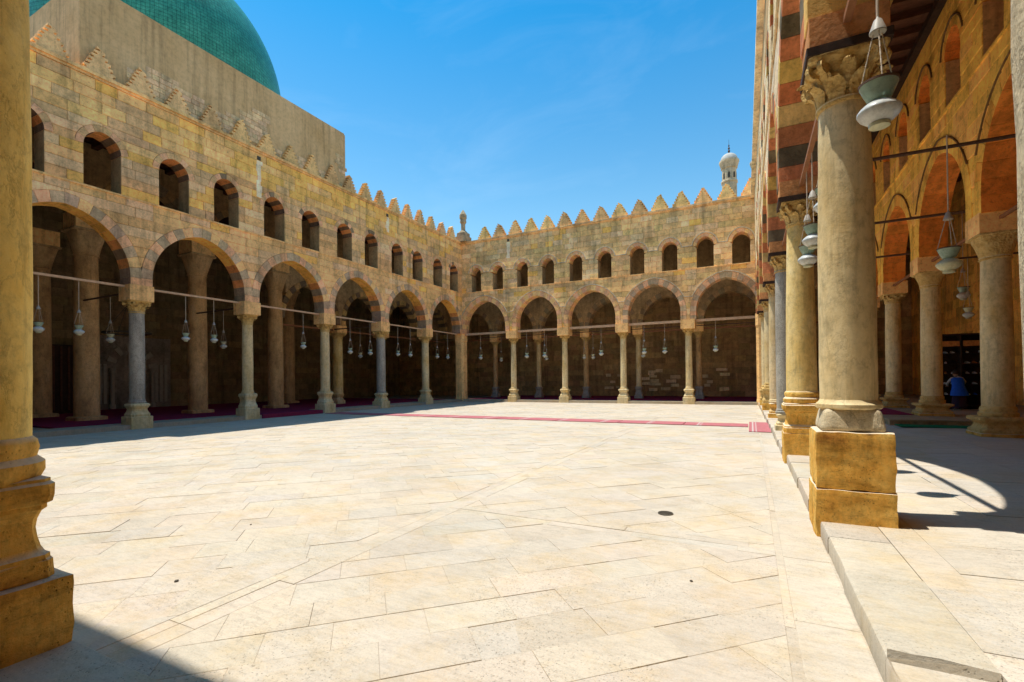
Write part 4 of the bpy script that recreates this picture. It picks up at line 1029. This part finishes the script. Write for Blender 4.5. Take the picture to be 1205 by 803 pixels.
carpet('long green carpet strip below the raised platform step', 4.3, 7.2, 19.3, 20.15, .335, 'green_carpet')
carpet('wine red carpet lying on the raised platform', 4.25, 5.4, 22.5, 30, .508, 'wine_carpet')
carpet('wine red carpet covering the hall floor under the dome', -40, -25.7, 9.0, 37, .155, 'wine_carpet', th=.06)
carpet('dark red carpet covering the rear portico floor', -24, .6, YB+1.15, 48, .155, 'wine_carpet', th=.05)
t = MB(); t.box(XL-1.7, XL-.03, 17.1, 21.2, .2, .225, (.3, .1, .1)); t.box(XL-.045, XL+.03, 17.1, 21.2, .0, .224, (.3, .1, .1)); tag(t.build('step_carpet', 'wine_carpet'), 'wine red carpet folded over the step between the two cream columns', 'carpet')

# ------------------------------------------------------------------ mihrab and hall furniture (dim)
t = thing('prayer_niche', 'arched prayer niche with pale striped marble in the dim hall wall', 'niche', (-40.45, 18.4, .2))
m = MB(); m.box(0, .12, -2.6, 2.6, 0, 5.2, (.3, .25, .2)); m.build('back_panel', 'wall_dark', t)
for sg in (-1, 1):
    m = MB(); m.lathe([(.2, 0), (.2, .3), (.13, .4), (.13, 2.6), (.22, 2.9)], 14, c=(.3, sg*1.25)); m.build('column', 'marble', t, 40)
    for k in range(3): m = MB(); m.box(.12, .17, sg*(1.6+.32*k)-.1, sg*(1.6+.32*k)+.1, .4, 3.2, (.6, .6, .6)); m.build('marble_strip', 'marble', t)
for i in range(12):
    a0, a1 = pi*i/12+.02, pi*(i+1)/12-.02; m = MB()
    if i % 2 == 0:
        m.prism([[(v, R*cos(a), 2.9+R*sin(a)*1.15) for R, a in ((1.05, a0), (1.6, a0), (1.6, a1), (1.05, a1))] for v in (.12, .24)], (.6, .6, .6)); m.build('marble_voussoir', 'marble', t)
t = thing('wooden_screen', 'dim wooden lattice screen standing in the prayer hall', 'screen', (-37.5, 14.0, .22))
m = MB(); m.box(-.05, .05, -1.1, 1.1, 0, 4.2); m.build('panel', 'wood_dark', t)
for k in range(6): m = MB(); m.box(.05, .1, -1.0+.36*k, -.9+.36*k, .2, 4.1); m.build('slat', 'wood', t)

# chandelier ring
t = thing('ring_chandelier', 'dark iron ring chandelier hanging in the hall under the dome', 'chandelier', (-32, 14.4, 4.9))
m = MB(); n = 28
for i in range(n): m.tube((1.1*cos(2*pi*i/n), 1.1*sin(2*pi*i/n), 0), (1.1*cos(2*pi*(i+1)/n), 1.1*sin(2*pi*(i+1)/n), 0), .05, 6)
m.build('ring', 'black', t)
for i in range(4): m = MB(); m.tube((1.1*cos(pi/2*i), 1.1*sin(pi/2*i), 0), (0, 0, 1.6), .015, 5); m.build('chain', 'black', t)
m = MB(); m.tube((0, 0, 1.6), (0, 0, 9.0), .02, 5); m.build('cord', 'black', t)

# ------------------------------------------------------------------ shoe rack, shoes, person
SX, SY, SZ = 7.0, 26.9, .5
t = thing('shoe_rack', 'tall dark shoe rack with orange header boards against the hall wall', 'rack', (SX, SY, SZ))
for x in (0, 1.05, 2.1): m = MB(); m.box(x, x+.05, 0, .45, 0, 3.2); m.build('upright', 'wood_dark', t)
for z in (.15, .6, 1.05, 1.5, 1.95, 2.4): m = MB(); m.box(.05, 1.05, .01, .44, z, z+.03); m.build('shelf', 'wood_dark', t); m = MB(); m.box(1.1, 2.1, .01, .44, z, z+.03); m.build('shelf', 'wood_dark', t)
m = MB(); m.box(.0, 2.15, .42, .47, 0, 3.2); m.build('back_board', 'wood_dark', t)
for x in (.08, 1.14): m = MB(); m.box(x, x+.94, -.03, .0, 2.72, 2.95); m.build('header_board', 'header', t)
m = MB(); m.box(-.02, 2.17, -.02, .45, 3.2, 3.26); m.build('top_board', 'wood_dark', t)
def shoe_mesh():
    m = MB(); prof = [(-.13, .032, .075), (-.08, .036, .085), (-.02, .036, .075), (.05, .042, .05), (.10, .038, .04), (.135, .018, .028)]
    m.prism([[(x, -w, 0), (x, w, 0), (x, w*.9, h*.7), (x, w*.45, h), (x, -w*.45, h), (x, -w*.9, h*.7)] for x, w, h in prof], (.6, .55, .5)); return m.mesh('shoe')
sm = shoe_mesh(); sm.materials.append(M['shoe']); sm2 = sm.copy(); sm2.materials.clear(); sm2.materials.append(M['blue_cloth']); sm3 = sm.copy(); sm3.materials.clear(); sm3.materials.append(M['header'])
for z in (.6, 1.05, 1.5, 1.95, 2.4):
    for k in range(9):
        if random.random() < .25: continue
        x = .14+k*.23+(.0 if k < 4 else .03)
        if abs(x-1.07) < .08: continue
        r_ = random.random(); o = link('shoe', sm if r_ < .75 else sm2 if r_ < .87 else sm3); o.location = (SX+x, SY+.17, SZ+z+.032); o.rotation_euler.z = -pi/2+random.uniform(-.3, .3); o.scale = (1.1, 1.1, 1.1)
        tag(o, 'small pale shoe on the shelves of the dark rack' if r_ < .75 else 'blue shoe on the shelves of the dark rack' if r_ < .87 else 'orange brown shoe on the shelves of the dark rack', 'shoe', 'shoes on the rack')
def skinned(name, verts, edges, radii, mat, parent, sub=2, root=0):
    me = bpy.data.meshes.new(name); me.from_pydata(verts, edges, []); o = link(name, me, parent); me.materials.append(M[mat])
    md = o.modifiers.new('skin', 'SKIN'); md.use_smooth_shade = True
    for i, r in enumerate(radii):
        sv = me.skin_vertices[0].data[i]; sv.radius = (r, r) if not isinstance(r, tuple) else r; sv.use_root = i == root
    s_ = o.modifiers.new('sub', 'SUBSURF'); s_.levels = s_.render_levels = sub; return o
P = thing('person', 'person in blue tunic and grey sleeves bending towards the shoe rack', 'person', (7.75, 26.25, .5))
# body: leaning forward (+Y) with both arms reaching to the rack
V = [(0, -.12, .92), (0, -.06, 1.10), (0, .06, 1.28), (0, .12, 1.36), (0, .17, 1.43), (0, .22, 1.50),
     (-.17, .08, 1.33), (-.26, .26, 1.12), (-.2, .45, 1.02), (.17, .08, 1.33), (.3, .2, 1.18), (.33, .42, 1.08),
     (-.1, -.12, .85), (-.11, -.06, .48), (-.11, -.10, .09), (-.11, .06, .04), (.1, -.12, .85), (.11, -.04, .48), (.11, -.08, .09), (.11, .08, .04)]
Ed = [(0, 1), (1, 2), (2, 3), (3, 4), (4, 5), (2, 6), (6, 7), (7, 8), (2, 9), (9, 10), (10, 11), (0, 12), (12, 13), (13, 14), (14, 15), (0, 16), (16, 17), (17, 18), (18, 19)]
Rd = [(.16, .12), (.15, .11), (.15, .10), (.06, .06), .055, .06, .07, .05, .035, .07, .05, .035, .09, .065, .045, .04, .09, .065, .045, .04]
skinned('body', V, Ed, Rd, 'grey_cloth', P)
m = MB(); m.lathe([(.001, 1.40), (.055, 1.42), (.085, 1.48), (.095, 1.55), (.09, 1.62), (.06, 1.68), (.001, 1.70)], 16, c=(0, .23)); m.build('head', 'skin', P, 60)
m = MB(); m.lathe([(.09, 1.52), (.105, 1.56), (.10, 1.64), (.065, 1.70), (.001, 1.715)], 16, c=(0, .215)); m.build('hair', 'hair', P, 60)
def lean(z): return -.13+(z-.9)*.42
m = MB(); rings = []
for z, a, b in ((.62, .30, .22), (.75, .28, .20), (.92, .23, .18), (1.08, .20, .16), (1.22, .22, .15), (1.33, .20, .12), (1.38, .12, .08)):
    rings.append([(a*cos(q)*(1+.05*sin(5*q) if z < .8 else 1), max(-.3, lean(z))+b*sin(q), z) for q in [2*pi*i/20 for i in range(20)]])
m.prism(rings, (.1, .2, .6)); m.build('tunic', 'blue_cloth', P, 60)
m = MB(); m.prism([[(a*cos(q)*(1+.06*sin(6*q)), -.13+b*sin(q)*(1+.06*sin(6*q)), z) for q in [2*pi*i/24 for i in range(24)]] for z, a, b in ((.10, .25, .2), (.4, .24, .19), (.7, .21, .16))], (.1, .1, .1)); m.build('skirt', 'dark_cloth', P, 60)
for sg, hx in ((-1, (-.2, .45, 1.02)), (1, (.33, .42, 1.08))):
    v = [hx]; e = []; r = [.032]; v.append((hx[0], hx[1]+.07, hx[2]-.01)); e.append((0, 1)); r.append(.036)
    for k, (dx, dy) in enumerate(((-.03, .075), (-.01, .09), (.012, .085), (.03, .07))):
        v += [(hx[0]+dx, hx[1]+.07+dy*.6, hx[2]-.02), (hx[0]+dx, hx[1]+.07+dy, hx[2]-.045)]; e += [(1, len(v)-2), (len(v)-2, len(v)-1)]; r += [.010, .008]
    v += [(hx[0]-sg*.05, hx[1]+.06, hx[2]-.01), (hx[0]-sg*.055, hx[1]+.1, hx[2]-.03)]; e += [(0, len(v)-2), (len(v)-2, len(v)-1)]; r += [.011, .009]
    skinned('hand', v, e, r, 'skin', P, 1)

# ------------------------------------------------------------------ small things on the ground
def cover(x, y, z, r, label):
    t = thing('drain_cover', label, 'drain cover', (x, y, z), 'iron drain covers')
    m = MB(); m.lathe([(r, 0), (r, .008), (r*.93, .012), (r*.9, .009)], 20); m.build('frame', 'black', t)
    for k in range(-2, 3): m = MB(); w = sqrt(max(.01, .8-(k*.3)**2))*r; m.box(-w, w, k*.3*r-.06*r, k*.3*r+.06*r, .009, .014); m.build('bar', 'black', t)
cover(-1.15, 7.25, .004, .11, 'small black iron drain cover set in the courtyard paving')
def pebble(x, y, s, label):
    m = MB(); m.lathe([(s*.5, 0), (s, s*.25), (s*.8, s*.6), (s*.3, s*.75)], 9, (.06, .05, .04), wob=.5); o = m.build('pebble', 'black'); o.location = (x, y, .0); tag(o, label, 'pebble', 'dark pebbles on the paving')
for x, y, s in ((-5.2, 2.75, .022), (-.55, 4.95, .016), (-6.3, 4.3, .014)): pebble(x, y, s, 'small dark pebble lying on the pale courtyard paving')
